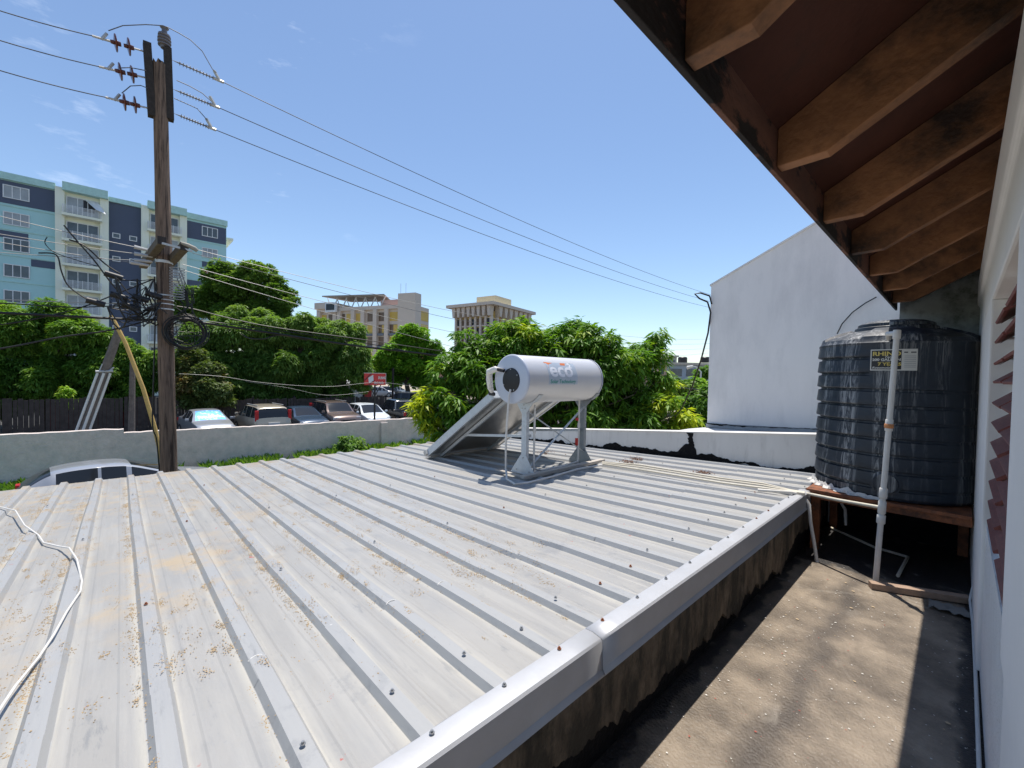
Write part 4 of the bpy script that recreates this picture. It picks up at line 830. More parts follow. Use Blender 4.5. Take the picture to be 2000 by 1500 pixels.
# tin cap insulator on top
p = ax(321, 95); b = MB()
b.lathe(tuple(p), [(0, 0), (.05, 0), (.055, .03), (.085, .04), (.085, .06), (.06, .07), (.09, .09), (.09, .11), (.065, .12), (.09, .14), (.088, .16), (.06, .17), (.085, .19), (.08, .22), (.04, .24), (.035, .30), (.06, .33), (0, .36)], 18); ins = b.build('post_insulator', M_gporc, pole, smooth=40)
def disc_string(a, c, name_):
    """two brown porcelain discs between a wire clamp and the pole"""
    a = np.array(a); c = np.array(c); d = c - a; L_ = np.linalg.norm(d); d /= L_; q = Vector(d).to_track_quat('Z', 'Y').to_matrix(); b = MB()
    for f in (.40, .64):
        t = MB(); t.lathe((0, 0, 0), [(0, -.05), (.025, -.05), (.03, -.015), (.115, .0), (.125, .012), (.115, .022), (.035, .03), (.03, .07), (0, .07)], 18)
        o = a + d * L_ * f; b.add([Vector(o) + q @ Vector(v) for v in t.v], t.f)
    o_ = b.build(name_, M_porc, pole, smooth=40); b = MB(); b.tube([a + d * L_ * .74, c], .013, 6); b.build('link', M_steel, o_); b = MB(); b.tube([a, a + d * L_ * .33], .016, 6); e = a + (0, 0, .02); b.tube([a + d * .1 - (0, 0, .01), a + d * .16 + (0, 0, .10)], .02, 6); b.build('wire_clamp', M_steel, o_)
def long_rod(a, c):
    a = np.array(a); c = np.array(c); d = c - a; L_ = np.linalg.norm(d); d /= L_; q = Vector(d).to_track_quat('Z', 'Y').to_matrix(); prof = [(0, 0)]
    for k in range(11): t = .12 + (L_ * .62) * k / 10; prof += [(.012, t - .006), (.036, t), (.036, t + .003), (.012, t + .008)]
    prof += [(.012, L_ * .95), (0, L_ * .95)]; t = MB(); t.lathe((0, 0, 0), prof, 12); b = MB(); b.add([Vector(a) + q @ Vector(v) for v in t.v], t.f); o_ = b.build('rod_insulator', mat('grey_insulator', (.20, .20, .21), .5), pole, smooth=30)
    b = MB(); b.tube([a + d * L_ * .78, c], .024, 6); b.tube([c - d * .06, c - d * .14 + (0, 0, .13)], .024, 6); b.build('wire_clamp', M_steel, o_)
def cat(p0, p1, sag, n=24):
    p0 = np.array(p0); p1 = np.array(p1); return [p0 + (p1 - p0) * t - np.array([0, 0, sag * 4 * t * (1 - t)]) for t in np.linspace(0, 1, n)]
def wire(p0, p1, sag, r, m, label, group, name='power_line', n=24):
    return tag(MB().tube(cat(p0, p1, sag, n), r, 6).build(name, m, smooth=60), label, 'power line', group)
GU = 'high lines at the head of the utility pole'
for (lx, ly, qx, qy, w) in ((180, 70, 287, 102, 'top'), (193, 130, 290, 153, 'middle'), (206, 190, 292, 212, 'bottom')):
    disc_string(ax(lx, ly), ax(qx, qy), 'disc_insulator')
    p = ax(lx, ly); p2 = ax(-420, ly - (lx + 420) * {'top': .348, 'middle': .336, 'bottom': .322}[w])
    wire(p2, p, .10, .0070, M_wire, w + ' high thin wire running from the pole off the left edge', GU)
for (lx, ly, qx, qy, ex, ey, w) in ((333, 116, 437, 161, 1392, 577, 'top'), (335, 173, 429, 211, 1392, 590, 'middle'), (336, 220, 422, 254, 1392, 602, 'bottom')):
    long_rod(ax(lx, ly), ax(qx, qy)); p = ax(qx, qy); e = ax(ex, ey); e2 = e + (e - p) * .35; e2[2] = e[2] + .5
    wire(p, e, .28, .0068, M_wire, w + ' high thin wire running from the pole to the gabled wall', GU, n=40)
for pts in ([(212, 60), (240, 50), (285, 48), (318, 50)], [(325, 52), (350, 65), (372, 78), (395, 100), (415, 135), (423, 142)], [(238, 182), (255, 168), (275, 167), (288, 172)], [(232, 133), (255, 132), (285, 138)], [(345, 157), (370, 168), (395, 182), (413, 198)], [(340, 192), (365, 203), (385, 212), (405, 235)]):
    MB().tube([ax(*q, PX0 + .12) for q in pts], .007, 5).build('jumper_wire', M_wire, pole, smooth=60)

ep = thing('utility_pole', (PX0, ax(1392, 590)[1] * 1.34, GN), 'far utility pole carrying the ends of the high thin wires', 'utility pole'); q_ = ax(1392, 590); yq = float(ep.location[1])
b = MB(); b.tube([(PX0, yq, GN), (PX0, yq, q_[2] + 1.0)], [.17, .11], 14); b.build('shaft', M_pole, ep, smooth=50); b = MB(); b.box(PX0 - .07, PX0 + .07, yq - .9, yq + .9, q_[2] + .1, q_[2] + .25); b.build('crossarm', M_arm, ep)
# lower service wires
GS = 'bright service wires on the utility pole crossarms'
for i, (a, c) in enumerate((((0, 415), (262, 482)), ((0, 450), (262, 495)), ((0, 466), (255, 512)), ((0, 486), (262, 508)))):
    p = np.array(ax(*a)); q = ax(*c); p = q + (p - q) * 2.2
    wire(p, q, .05, .005, M_wirel, ['uppermost', 'second', 'third', 'lowest'][i] + ' of the bright service wires left of the pole', GS)
    b = MB(); b.tube([q, q + (q - np.array(p)) / np.linalg.norm(q - np.array(p)) * .22], [.03, .02], 8); b.build('spool_insulator', M_steel, pole, smooth=40)
for i, (a, c) in enumerate((((372, 484), (880, 607)), ((376, 494), (880, 622)), ((356, 516), (880, 648)), ((360, 528), (880, 676)))):
    p = np.array(ax(*a)); q = ax(*c); e = ax(1388, 662 + 9 * i)
    t = MB(); t.tube(cat(p, q, .04, 16) + cat(q, e, .25, 22)[1:], .005, 6); tag(t.build('power_line', M_wirel if i != 1 else M_wire, smooth=60), ['uppermost', 'second', 'third', 'lowest'][i] + ' of the bright service wires right of the pole', 'power line', GS)
GB = 'black cable bundles strung from the utility pole'
def poly(pts, r, m, label, x=PX0, group=GB, name='cable'):
    P = [np.array(ax(a, b_, x)) for a, b_ in pts]; out = []
    for i in range(len(P) - 1):
        p0 = P[max(i - 1, 0)]; p1 = P[i]; p2 = P[i + 1]; p3 = P[min(i + 2, len(P) - 1)]
        for t in np.linspace(0, 1, 7)[:-1]: out.append(.5 * ((2 * p1) + (-p0 + p2) * t + (2 * p0 - 5 * p1 + 4 * p2 - p3) * t * t + (-p0 + 3 * p1 - 3 * p2 + p3) * t ** 3))
    out.append(P[-1]); return tag(MB().tube(out, r, 6).build(name, m, smooth=60), label, 'cable', group)
poly([(345, 622), (440, 637), (560, 655), (700, 676), (885, 698), (1100, 730), (1400, 765)], .022, M_rubber, 'thickest black cable bundle sweeping from the pole to the right')
poly([(470, 650), (485, 660), (515, 662), (545, 655), (600, 664)], .012, M_rubber, 'looped black splice hanging from the thick cable bundle')
poly([(345, 598), (380, 604), (450, 622), (540, 640), (700, 662), (890, 690), (1100, 722)], .010, M_rubber, 'thin black cable just above the thick bundle right of the pole')
poly([(350, 620), (500, 640), (700, 668), (885, 703), (1100, 741)], .008, M_rubber, 'thin black cable just below the thick bundle right of the pole')
poly([(-200, 600), (0, 611), (120, 617), (300, 625), (345, 622)], .020, M_rubber, 'thick black cable entering from the left edge at bush height')
poly([(-200, 586), (0, 592), (140, 600), (230, 598), (310, 604)], .009, M_rubber, 'thin black cable above the thick one left of the pole')
poly([(-200, 582), (0, 585), (180, 592), (310, 596)], .006, M_wirel, 'pale thin cable left of the pole above the thick black cable')
poly([(-200, 707), (0, 681), (120, 658), (220, 644), (310, 620)], .013, M_rubber, 'black cable rising from the left edge to the leaning pole top')
poly([(-200, 650), (0, 634), (90, 618), (160, 600), (225, 575), (300, 545)], .010, M_rubber, 'black cable crossing upward left of the pole')
poly([(302, 540), (303, 620), (300, 740), (298, 830), (306, 860), (312, 930)], .010, M_rubber, 'black cable running down the left side of the utility pole', group='down cables')
poly([(125, 440), (150, 470), (185, 510), (215, 550), (245, 585)], .011, M_rubber, 'black drop cable curving down from the uppermost bright wire')
poly([(135, 468), (165, 480), (205, 515), (235, 535)], .011, M_rubber, 'black drop cable curving down from the second bright wire')
poly([(75, 494), (110, 498), (120, 530), (135, 560), (175, 588)], .010, M_rubber, 'black drop cable curving down from the lowest bright wire')
poly([(92, 463), (88, 475), (105, 492), (140, 505), (190, 520)], .006, M_rubber, 'thin black drop cable hooked on the second bright wire')
poly([(480, 745), (560, 757), (640, 772), (720, 765)], .006, M_wirel, 'thin pale wire sagging over the parked cars', x=-19.5, group='thin wires over the car park')
poly([(350, 730), (430, 735), (520, 748), (640, 755), (760, 748), (900, 775)], .007, M_wirel, 'longer thin pale wire crossing in front of the drooping tree', x=-19.5, group='thin wires over the car park')
# the tangle: short loops between junction points, and the coil
b = MB(); r = np.random.default_rng(5); nodes = [(222, 572), (235, 600), (262, 585), (285, 560), (300, 545), (225, 540), (300, 600), (250, 620), (278, 610), (210, 600), (295, 630), (268, 545), (315, 590)]
for k in range(46):
    a, c = r.choice(len(nodes), 2, replace=False); p = np.array(ax(*nodes[a], PX0 + r.uniform(-.1, .35))); q = np.array(ax(*nodes[c], PX0 + r.uniform(-.1, .35))); s = r.uniform(.05, .40)
    mdl = (p + q) / 2 + np.array([r.uniform(-.15, .15), r.uniform(-.2, .2), 0]); b.tube([p, (p + mdl) / 2 - (0, 0, s * .6), mdl - (0, 0, s * .75), (q + mdl) / 2 - (0, 0, s * .5), q], r.choice([.006, .008, .011]), 5)
for k in range(16):
    p = np.array(ax(345 + r.uniform(-5, 5), r.uniform(520, 620), PX0 + .2)); q = np.array(ax(r.uniform(350, 400), r.uniform(540, 630), PX0 + .2)); s = r.uniform(.05, .25)
    b.tube([p, (p + q) / 2 + (0, .1, -s), q], .007, 5)
for nx, ny in ((222, 538), (233, 578), (275, 582), (300, 576), (187, 590), (255, 598)):
    c = ax(nx, ny, PX0 + .15); b.tube([c - (0, .10, -.02), c + (0, .10, -.03)], .045, 8)
tag(b.build('cable_tangle', M_rubber, smooth=60), 'dense tangle of black cables and splices at the left of the utility pole', 'cable tangle', kind='stuff')
b = MB(); c0 = np.array(ax(364, 650, PX0 + .15))
for k in range(15):
    rr = .26 + r.uniform(-.06, .04); o = c0 + r.normal(0, .018, 3); t = r.normal(0, .12); e = r.uniform(.9, 1.05)
    b.tube([(o[0] + math.sin(a) * t * rr, o[1] + rr * math.cos(a), o[2] + rr * e * math.sin(a)) for a in np.linspace(0, 6.2832, 30)], .0065, 5, cap=False)
for k in range(12):
    a = r.uniform(0, 6.28, 3); b.tube([c0 + np.array([r.uniform(-.03, .03), .22 * math.cos(t), .22 * math.sin(t)]) for t in a], .006, 5)
tag(b.build('cable_coil', M_rubber, smooth=60), 'round coil of slack black cable hanging right of the utility pole', 'cable coil')
b = MB()
for k in range(12): z = -.012; c = ax(346, 525 + k * 5.2, PX0 + .22); b.tube([(c[0], c[1] + .10 * math.cos(a), c[2] + .02 * math.sin(a)) for a in np.linspace(0, 6.28, 12)], .006, 5, cap=False)
b.build('spring_coil', M_wirel, pole, smooth=60)
p = ax(375, 482, -8.3); b = MB(); b.tube([p - (0, .14, -.03), p - (0, .05, -.01), p + (0, .03, -.02), p + (0, .07, -.05)], [.022, .032, .035, .028], 12); b.build('line_cap', mat('pale_cap', (.26, .24, .20), .6), pole, smooth=50)
# leaning pole with white conduits, short pole, yellow timber
X2 = -22.2; lp_t = ax(233, 645, X2); lp_b = ax(163, 842, X2); dd = lp_b - lp_t; lp_b = lp_t + dd * ((GP - lp_t[2]) / dd[2])
lean = thing('leaning_pole', lp_b, 'leaning grey wooden pole with three white conduits strapped to it', 'pole')
b = MB(); b.tube([lp_b, lp_b * .5 + lp_t * .5, lp_t], [.16, .15, .13], 14); b.build('shaft', mat('grey_pole_wood', (.16, .13, .11), .9, 0, .3, 9, .5, 30), lean, smooth=50)
for k, o in enumerate((-.17, 0.0, .17)):
    q1 = lp_t * .28 + lp_b * .72; q0 = lp_t * .28 + lp_b * .72; u0 = lp_b + np.array([.17 if k == 1 else .09, o, .1]); f = .33; u1 = lp_t * (1 - f) + lp_b * f + np.array([.17 if k == 1 else .09, o, 0])
    b = MB(); b.tube([u0, u1], .042, 8); b.build('conduit', M_pvc, lean, smooth=50)
b = MB(); f = .32; c = lp_t * (1 - f) + lp_b * f; b.tube([c + (.1, -.24, 0), c + (.1, .24, .03)], .05, 8); b.tube([c + (.12, .1, 0), c + (.1, .26, .18)], .03, 6); b.tube([c + (.12, -.15, 0), c + (.1, -.05, .3)], .02, 6); b.build('bracket', M_steel, lean, smooth=50)
b = MB(); c = lp_b + np.array([.15, -.1, .55]); b.box(c[0] - .1, c[0] + .15, c[1] - .35, c[1] + .30, c[2] - .12, c[2] + .10); b.build('meter_box', mat('pale_box', (.45, .47, .48), .6), lean, bevel=.02)
t0 = ax(259, 706, -22.8); t1 = ax(256, 838, -22.8); t1[2] = GP
tag(MB().tube([t1, t0], [.12, .085], 12).build('short_pole', mat('grey_pole_wood', 1) if False else MATS['grey_pole_wood'], smooth=50), 'short thin grey wooden pole between the leaning pole and the utility pole', 'pole')
tag(MB().tube([ax(217, 616, -19.6), ax(245, 670, -19.6), ax(280, 760, -19.6), ax(302, 835, -19.6), ax(318, 905, -19.6)], [.06, .062, .066, .07, .07], 10).build('yellow_brace', M_yel, smooth=50), 'yellow painted timber brace slanting down behind the utility pole', 'brace')

# ------------------------------------------------------------------ cars
def paint(name, c, rough=.3, metal=.3): return mat(name, c, rough, metal, .02, 2, coat=.6)
def car(name, label, P, loc, heading, paintm, group=None, glassm=None, shade=None):
    """x forward, y left. P: list of stations (x, z_top, half width at top, z_belt, half width) from rear to front"""
    L0, L1 = P['st'][0][0], P['st'][-1][0]; rt = thing(name, loc, label, P.get('cat', 'car'), group, heading); glassm = glassm or M_glass
    ST = np.array(P['st'], float); K = 3; fine = []
    for i in range(len(ST) - 1):
        a0 = ST[max(i - 1, 0)]; a1 = ST[i]; a2 = ST[i + 1]; a3 = ST[min(i + 2, len(ST) - 1)]
        for t in range(K):
            t = t / K; h = a2[0] - a1[0]
            def sl(p, q, r_):
                d1 = (q - p)[1:] / max((q - p)[0], 1e-6) if (q - p)[0] > 1e-6 else np.zeros(4); d2 = (r_ - q)[1:] / max((r_ - q)[0], 1e-6) if (r_ - q)[0] > 1e-6 else np.zeros(4)
                return np.where(d1 * d2 > 0, 2 * d1 * d2 / np.where(abs(d1 + d2) < 1e-9, 1, d1 + d2), 0)
            m1 = sl(a0, a1, a2); m2 = sl(a1, a2, a3); y = (2 * t ** 3 - 3 * t * t + 1) * a1[1:] + (t ** 3 - 2 * t * t + t) * h * m1 + (-2 * t ** 3 + 3 * t * t) * a2[1:] + (t ** 3 - t * t) * h * m2
            fine.append((a1[0] + h * t, *y))
    fine.append(tuple(ST[-1])); rows = []
    for (x, zt, wt, zb, w) in fine:
        zs_ = P.get('sill', .24); rows.append([(x, 0, zs_), (x, w * .86, zs_), (x, w * .97, zs_ + .14), (x, w, zs_ + (zb - zs_) * .62), (x, w * .965, zb), (x, wt * 1.05 if zt - zb > .12 else w * .93, zt - .05 if zt - zb > .12 else zb + (zt - zb) * .6), (x, wt * .9, zt - .008), (x, wt * .5, zt + .012), (x, 0, zt + .018)])
    m = len(rows[0]); parts = {}
    def put(k, quad): parts.setdefault(k, MB()).add(quad, [tuple(range(len(quad)))])
    gl = P['glass']  # dict: (i,row)->part
    for i in range(len(rows) - 1):
        for j in range(m - 1):
            k = gl.get((i // K, j), 'body')
            for s in (1, -1):
                q = [rows[i][j], rows[i + 1][j], rows[i + 1][j + 1], rows[i][j + 1]]; q = [(a, b_ * s, c) for a, b_, c in q]
                if s < 0: q = q[::-1]
                kk = k + ('L' if s > 0 and k == 'side_window' else 'R' if k == 'side_window' else ''); put(kk, q)
    for e in (0, -1):
        r_ = rows[e]; q = r_ + [(a, -b_, c) for a, b_, c in r_[::-1]]; put('body', q)
    import bmesh
    for k, mb in parts.items():
        nm = k.rstrip('LR'); o = mb.build(nm, paintm if nm == 'body' else (shade if (nm == 'windscreen' and shade) else glassm), rt, local=True, fix=False)
        bm = bmesh.new(); bm.from_mesh(o.data); bmesh.ops.remove_doubles(bm, verts=bm.verts, dist=.0005); bmesh.ops.recalc_face_normals(bm, faces=bm.faces); bm.to_mesh(o.data); bm.free()
        o.data.polygons.foreach_set('use_smooth', [True] * len(o.data.polygons)); o.data.set_sharp_from_angle(angle=math.radians(38))
        if nm == 'body': bv = o.modifiers.new('b', 'BEVEL'); bv.width = .025; bv.segments = 2; bv.limit_method = 'ANGLE'; bv.angle_limit = math.radians(38)
    wr = P.get('wr', .31)
    for x in P['wheels']:
        for s in (1, -1):
            w = P['w'] * s; b = MB(); b.lathe((x, 0, wr), [(wr * .62, w - .20 * s), (wr * .97, w - .20 * s), (wr, w - .15 * s), (wr, w - .02 * s), (wr * .93, w + .008 * s), (wr * .62, w + .004 * s)], 24, axis='y'); ty = b.build('wheel', M_tyre, rt, local=True, smooth=40)
            b = MB(); b.lathe((x, 0, wr), [(0, w + .002 * s), (wr * .15, w + .002 * s), (wr * .2, w - .02 * s), (wr * .55, w - .02 * s), (wr * .62, w + .002 * s)], 20, axis='y'); b.build('rim', M_rim, ty, local=True, smooth=30)
    W_ = P['w']
    for s in (1, -1):
        for (nm, x, y0, y1, z0, z1, mm) in P['lights']:
            b = MB(); ya, yb = sorted((y0 * W_ * s, y1 * W_ * s)); b.box(x - .05, x + .05, ya, yb, z0, z1); b.build(nm, mm, rt, local=True, bevel=.02)
        x, z = P['mirror']; b = MB(); b.box(x - .06, x + .06, *sorted((s * (W_ + .02), s * (W_ + .19))), z, z + .13); b.build('mirror', paintm, rt, local=True, bevel=.03)
    for (nm, x0, x1, y0, y1, z0, z1, mm) in P.get('extra', []):
        b = MB(); b.box(x0, x1, y0, y1, z0, z1); b.build(nm, mm, rt, local=True, bevel=.012)
    return rt
M_hl = mat('headlamp_lens', (.62, .64, .66), .12, .2); M_tl = mat('tail_lamp_lens', (.50, .015, .02), .2); M_plate = mat('number_plate', (.60, .60, .58), .5); M_trim = mat('black_trim', (.02, .02, .022), .5)
def glassmap(ws, rw, sides, row=4):
    g = {}
    for i in ws:
        g[(i, row)] = 'side_window'
        for j in (6, 7): g[(i, j)] = 'windscreen'
    for i in rw:
        for j in (5, 6, 7): g[(i, j)] = 'rear_window'
    for i in sides: g[(i, row)] = 'side_window'
    return g
HATCH = dict(st=[(-2.05, .72, .70, .68, .74), (-1.99, .95, .72, .93, .80), (-1.62, 1.40, .56, .98, .84), (-1.55, 1.43, .57, .98, .845), (-.95, 1.49, .60, .97, .86), (-.30, 1.50, .62, .955, .87), (-.24, 1.50, .62, .955, .87), (.28, 1.46, .60, .94, .87), (.36, 1.44, .60, .94, .87), (1.12, .98, .74, .92, .86), (1.18, .96, .74, .91, .86), (1.75, .84, .70, .80, .82), (2.02, .66, .60, .62, .72), (2.10, .48, .55, .44, .66)],
             glass=glassmap([8], [1], [3, 4, 6]), wheels=(-1.28, 1.27), w=.86, lights=[('headlight', 1.90, .62, .93, .62, .76, M_hl), ('tail_light', -2.0, .68, .98, .78, .98, M_tl)], mirror=(.88, .98), extra=[('grille', 2.03, 2.115, -.35, .35, .45, .58, M_trim), ('number_plate', 2.10, 2.125, -.26, .26, .34, .44, M_plate)])
SEDAN = dict(st=[(-2.2, .72, .66, .68, .74), (-2.12, .98, .70, .95, .80), (-1.62, 1.02, .72, .97, .85), (-1.55, 1.03, .72, .97, .85), (-1.02, 1.38, .56, .97, .86), (-.95, 1.40, .57, .96, .86), (-.35, 1.45, .60, .95, .87), (-.29, 1.45, .60, .95, .87), (.22, 1.42, .59, .94, .87), (.30, 1.40, .59, .94, .87), (1.02, .98, .74, .92, .86), (1.10, .95, .74, .90, .86), (1.80, .82, .70, .78, .82), (2.10, .66, .62, .62, .74), (2.2, .48, .56, .45, .68)],
             glass=glassmap([9], [3], [5, 7]), wheels=(-1.38, 1.33), w=.87, lights=[('headlight', 1.98, .60, .93, .60, .73, M_hl), ('tail_light', -2.14, .60, .96, .74, .92, M_tl)], mirror=(.82, .96), extra=[('grille', 2.14, 2.215, -.36, .36, .46, .60, M_trim), ('number_plate', 2.2, 2.225, -.26, .26, .33, .43, M_plate)])
SUV = dict(st=[(-2.2, .80, .74, .76, .80), (-2.14, 1.10, .76, 1.06, .85), (-1.98, 1.58, .64, 1.10, .87), (-1.90, 1.63, .66, 1.10, .875), (-1.20, 1.69, .68, 1.09, .88), (-1.12, 1.69, .68, 1.09, .88), (-.30, 1.70, .69, 1.08, .885), (-.22, 1.70, .69, 1.08, .885), (.32, 1.66, .67, 1.07, .885), (.40, 1.64, .67, 1.07, .885), (1.02, 1.14, .78, 1.05, .88), (1.10, 1.11, .78, 1.03, .88), (1.85, .98, .74, .92, .85), (2.10, .82, .68, .76, .80), (2.2, .58, .62, .54, .74)],
           glass=glassmap([9], [1], [3, 5, 7]), wheels=(-1.33, 1.35), w=.88, wr=.35, sill=.32, lights=[('headlight', 2.02, .60, .94, .74, .90, M_hl), ('tail_light', -2.1, .80, .99, .95, 1.50, M_tl)], mirror=(.84, 1.10),
           extra=[('grille', 2.12, 2.215, -.42, .42, .56, .76, M_trim), ('number_plate', -2.235, -2.195, -.28, .28, .72, .86, M_plate), ('roof_rail', -1.6, .2, .60, .64, 1.70, 1.745, M_steel), ('roof_rail', -1.6, .2, -.64, -.60, 1.70, 1.745, M_steel), ('rear_bumper', -2.26, -2.12, -.80, .80, .36, .62, M_trim)])
PICK = dict(st=[(-2.55, 1.02, .80, 1.00, .84), (-2.50, 1.06, .82, 1.04, .87), (-1.0, 1.07, .82, 1.05, .88), (-.96, 1.12, .72, 1.06, .88), (-.86, 1.66, .62, 1.08, .88), (-.78, 1.70, .63, 1.08, .88), (-.12, 1.75, .65, 1.08, .885), (-.05, 1.75, .65, 1.08, .885), (.50, 1.72, .64, 1.08, .885), (.58, 1.70, .64, 1.08, .885), (1.15, 1.16, .78, 1.08, .88), (1.25, 1.13, .78, 1.06, .88), (2.1, 1.02, .76, .98, .86), (2.4, .85, .70, .80, .80), (2.5, .55, .64, .52, .74)],
            cat='pickup truck', glass=glassmap([9], [3], [5, 7]), wheels=(-1.6, 1.5), w=.90, wr=.38, sill=.42, lights=[('headlight', 2.32, .58, .92, .76, .92, M_hl), ('tail_light', -2.53, .80, .97, .78, 1.02, M_tl)], mirror=(1.0, 1.12),
            extra=[('rear_bumper', -2.66, -2.52, -.78, .78, .42, .58, M_steel), ('number_plate', -2.68, -2.665, -.26, .26, .45, .56, M_plate), ('roll_bar', -1.10, -1.02, -.80, -.73, 1.06, 1.66, M_steel), ('roll_bar', -1.10, -1.02, .73, .80, 1.06, 1.66, M_steel), ('roll_bar', -1.10, -1.02, -.73, .73, 1.60, 1.66, M_steel)])
GC = 'cars parked in the row beyond the grey wall'
def cy(px, x, py=800): return atX(px, py, x)[1]
M_sil = paint('silver_paint', (.40, .415, .44), .28, .45); M_shade = mat('blue_sunshade', (.06, .25, .62), .3, .5, .25, 6, c2=(.45, .60, .75), f2=.58, s2=5)
H0 = math.radians(0); H1 = math.radians(180)
car('parked_car', 'silver sedan with a bright blue windscreen sunshade, first from the utility pole', SEDAN, (-27.4, cy(402, -27.4), GP), H0 + .10, M_sil, GC, shade=M_shade)
car('parked_car', 'beige sport utility vehicle parked tail out with tall red tail lights', SUV, (-26.8, cy(510, -26.8), GP), H1 + .06, paint('beige_paint', (.42, .37, .29)), GC)
car('parked_car', 'dark blue sedan parked under the drooping tree', SEDAN, (-27.2, cy(590, -27.2), GP), H0 + .05, paint('dark_blue_paint', (.05, .08, .13), .22, .2), GC)
car('parked_car', 'dusty brown sport utility vehicle facing the wall between two cars', SUV, (-27.0, cy(654, -27.0), GP), H0, paint('brown_paint', (.20, .15, .13), .25, .4), GC)
car('parked_car', 'small white hatchback facing the wall behind the sign post', HATCH, (-27.0, cy(716, -27.0), GP), H0 - .02, paint('white_paint', (.68, .72, .74), .3, .05), GC)
car('pickup_truck', 'black pickup truck with a chrome roll bar, parked tail out', PICK, (-27.2, cy(779, -27.2), GP), H1 - .04, paint('black_paint', (.012, .012, .014), .2, .1), GC)
car('parked_car', 'dark grey car parked farther back behind the black pickup', SUV, (-36, cy(812, -36), GP), H0 + .5, paint('dark_grey_paint', (.05, .055, .07), .22, .3), None)
for i, (px, lb, pm) in enumerate(((742, 'tiny pale car far off under the red sign', (.5, .5, .52)), (757, 'tiny dark car far off right of the red sign', (.03, .03, .04)), (772, 'tiny white car far off under the light green tree', (.6, .6, .6)))):
    car('far_car', lb, HATCH, (-58 - i, cy(px, -58 - i), GP), math.radians(60 + 20 * i), paint('far_paint', pm) if i == 0 else paint('far_paint_%s' % 'dark' if i == 1 else 'far_paint_white', pm), 'cars parked far off beyond the sign')
HATCH2 = dict(HATCH); HATCH2['st'] = [(-2.08, .70, .66, .66, .72), (-2.02, .93, .70, .91, .80), (-1.76, 1.24, .60, .96, .84), (-1.50, 1.41, .57, .98, .85), (-1.42, 1.435, .57, .98, .855), (-1.05, 1.485, .60, .97, .86), (-.72, 1.495, .61, .96, .87), (-.66, 1.495, .61, .96, .87), (-.36, 1.475, .61, .945, .87), (-.20, 1.45, .60, .94, .87), (-.10, 1.42, .60, .94, .87), (.42, 1.20, .67, .93, .865), (.98, .97, .75, .92, .86), (1.08, .94, .75, .90, .86), (1.70, .82, .70, .78, .82), (2.00, .66, .60, .62, .72), (2.08, .48, .55, .44, .66)]
HATCH2['glass'] = glassmap([10, 11], [1, 2], [4, 5, 7, 8])
hb = car('hatchback', 'silver hatchback parked close beyond the metal roof edge', HATCH2, (-16.6, .28, GN), math.radians(96), M_sil, None); hb.scale = (1.10, 1.0, .95)

# ------------------------------------------------------------------ red sign, small white house, pickets, lamp
sg = atX(734, 741, -22.2); sign = thing('sign', (-22.2, sg[1], GP), 'red roadside signboard on a black post above the parked cars', 'sign')
c0 = atX(712, 729, -22.2); c1 = atX(753, 751, -22.2); y0s, y1s, z0s, z1s = c0[1], c1[1], c1[2] - .03, c0[2]
b = MB(); b.box(-22.26, -22.2, y0s, y1s, z0s, z1s); bd = b.build('signboard', mat('red_sign_paint', (.55, .035, .035), .5), sign)
b = MB(); b.box(-22.27, -22.19, y0s - .02, y1s + .02, z1s, z1s + .025); b.box(-22.27, -22.19, y1s, y1s + .02, z0s, z1s); b.build('sign_frame', M_plate, sign)
b = MB(); b.box(-22.34, -22.27, sg[1] - .04, sg[1] + .04, GP, z1s - .05); b.bar((-22.3, sg[1] - .04, z0s - .55), (-22.3, sg[1] - .32, z0s + .02), .04, .04); b.bar((-22.3, sg[1] + .04, z0s - .55), (-22.3, sg[1] + .36, z0s + .02), .04, .04); b.build('post', M_black, sign)
wS = y1s - y0s; hS = z1s - z0s
def sp_(u, v, o=.003): return (-22.2 + o, y0s + wS * u, z0s + hS * v)
b = MB(); b.add([sp_(0, .45), sp_(.28, 1), sp_(.36, 1), sp_(.0, .33)], [(0, 1, 2, 3)]); b.add([sp_(.22, .0), sp_(.50, .42), sp_(.44, .45), sp_(.16, .0)], [(0, 1, 2, 3)]); b.build('dark_stripe', mat('dark_red_stripe', (.12, .01, .02), .5), bd, fix=False)
b = MB(); b.add([sp_(.17, .62, .005), sp_(.40, .88, .005), sp_(.42, .38, .005), sp_(.21, .16, .005)], [(0, 1, 2, 3)]); b.build('white_panel', mat('pale_sign_panel', (.60, .66, .68), .5), bd, fix=False)
text_mesh('DUNNS', .20, lambda x, y: sp_(.64 + x / wS, .52 + y / hS, .006), M_plate, 'sign_text', bd, sx=.62, bold=.008)
text_mesh('RePlay Car Wash & Bar', .20, lambda x, y: sp_(.45 + x / wS, .10 + y / hS, .006), M_plate, 'sign_text', bd, sx=.285, bold=.006)
hx = -44; hy0 = cy(655, hx, 760); hy1 = cy(727, hx, 760)
hs = thing('small_house', (hx - 3, (hy0 + hy1) / 2, GP), 'low white walled house with a pale metal roof behind the red sign', 'house')
b = MB(); b.box(hx - 6, hx, hy0 - 2, hy1, GP, GP + 2.4); b.build('wall', mat('offwhite_wall', (.55, .55, .56), .8), hs)
b = MB(); b.prism([(hx - 6.6, GP + 2.4), (hx + .7, GP + 2.4), (hx - 2.8, GP + 3.7)], 'y', hy0 - 2.4, hy1 + .4); b.build('roof', mat('pale_metal_roof', (.66, .66, .66), .5, .1), hs)
b = MB(); b.box(hx + .05, hx + .75, hy0 - 2.4, hy1 + .4, GP + 2.28, GP + 2.39); b.build('fascia', mat('dark_red_fascia', (.16, .03, .03), .7), hs)
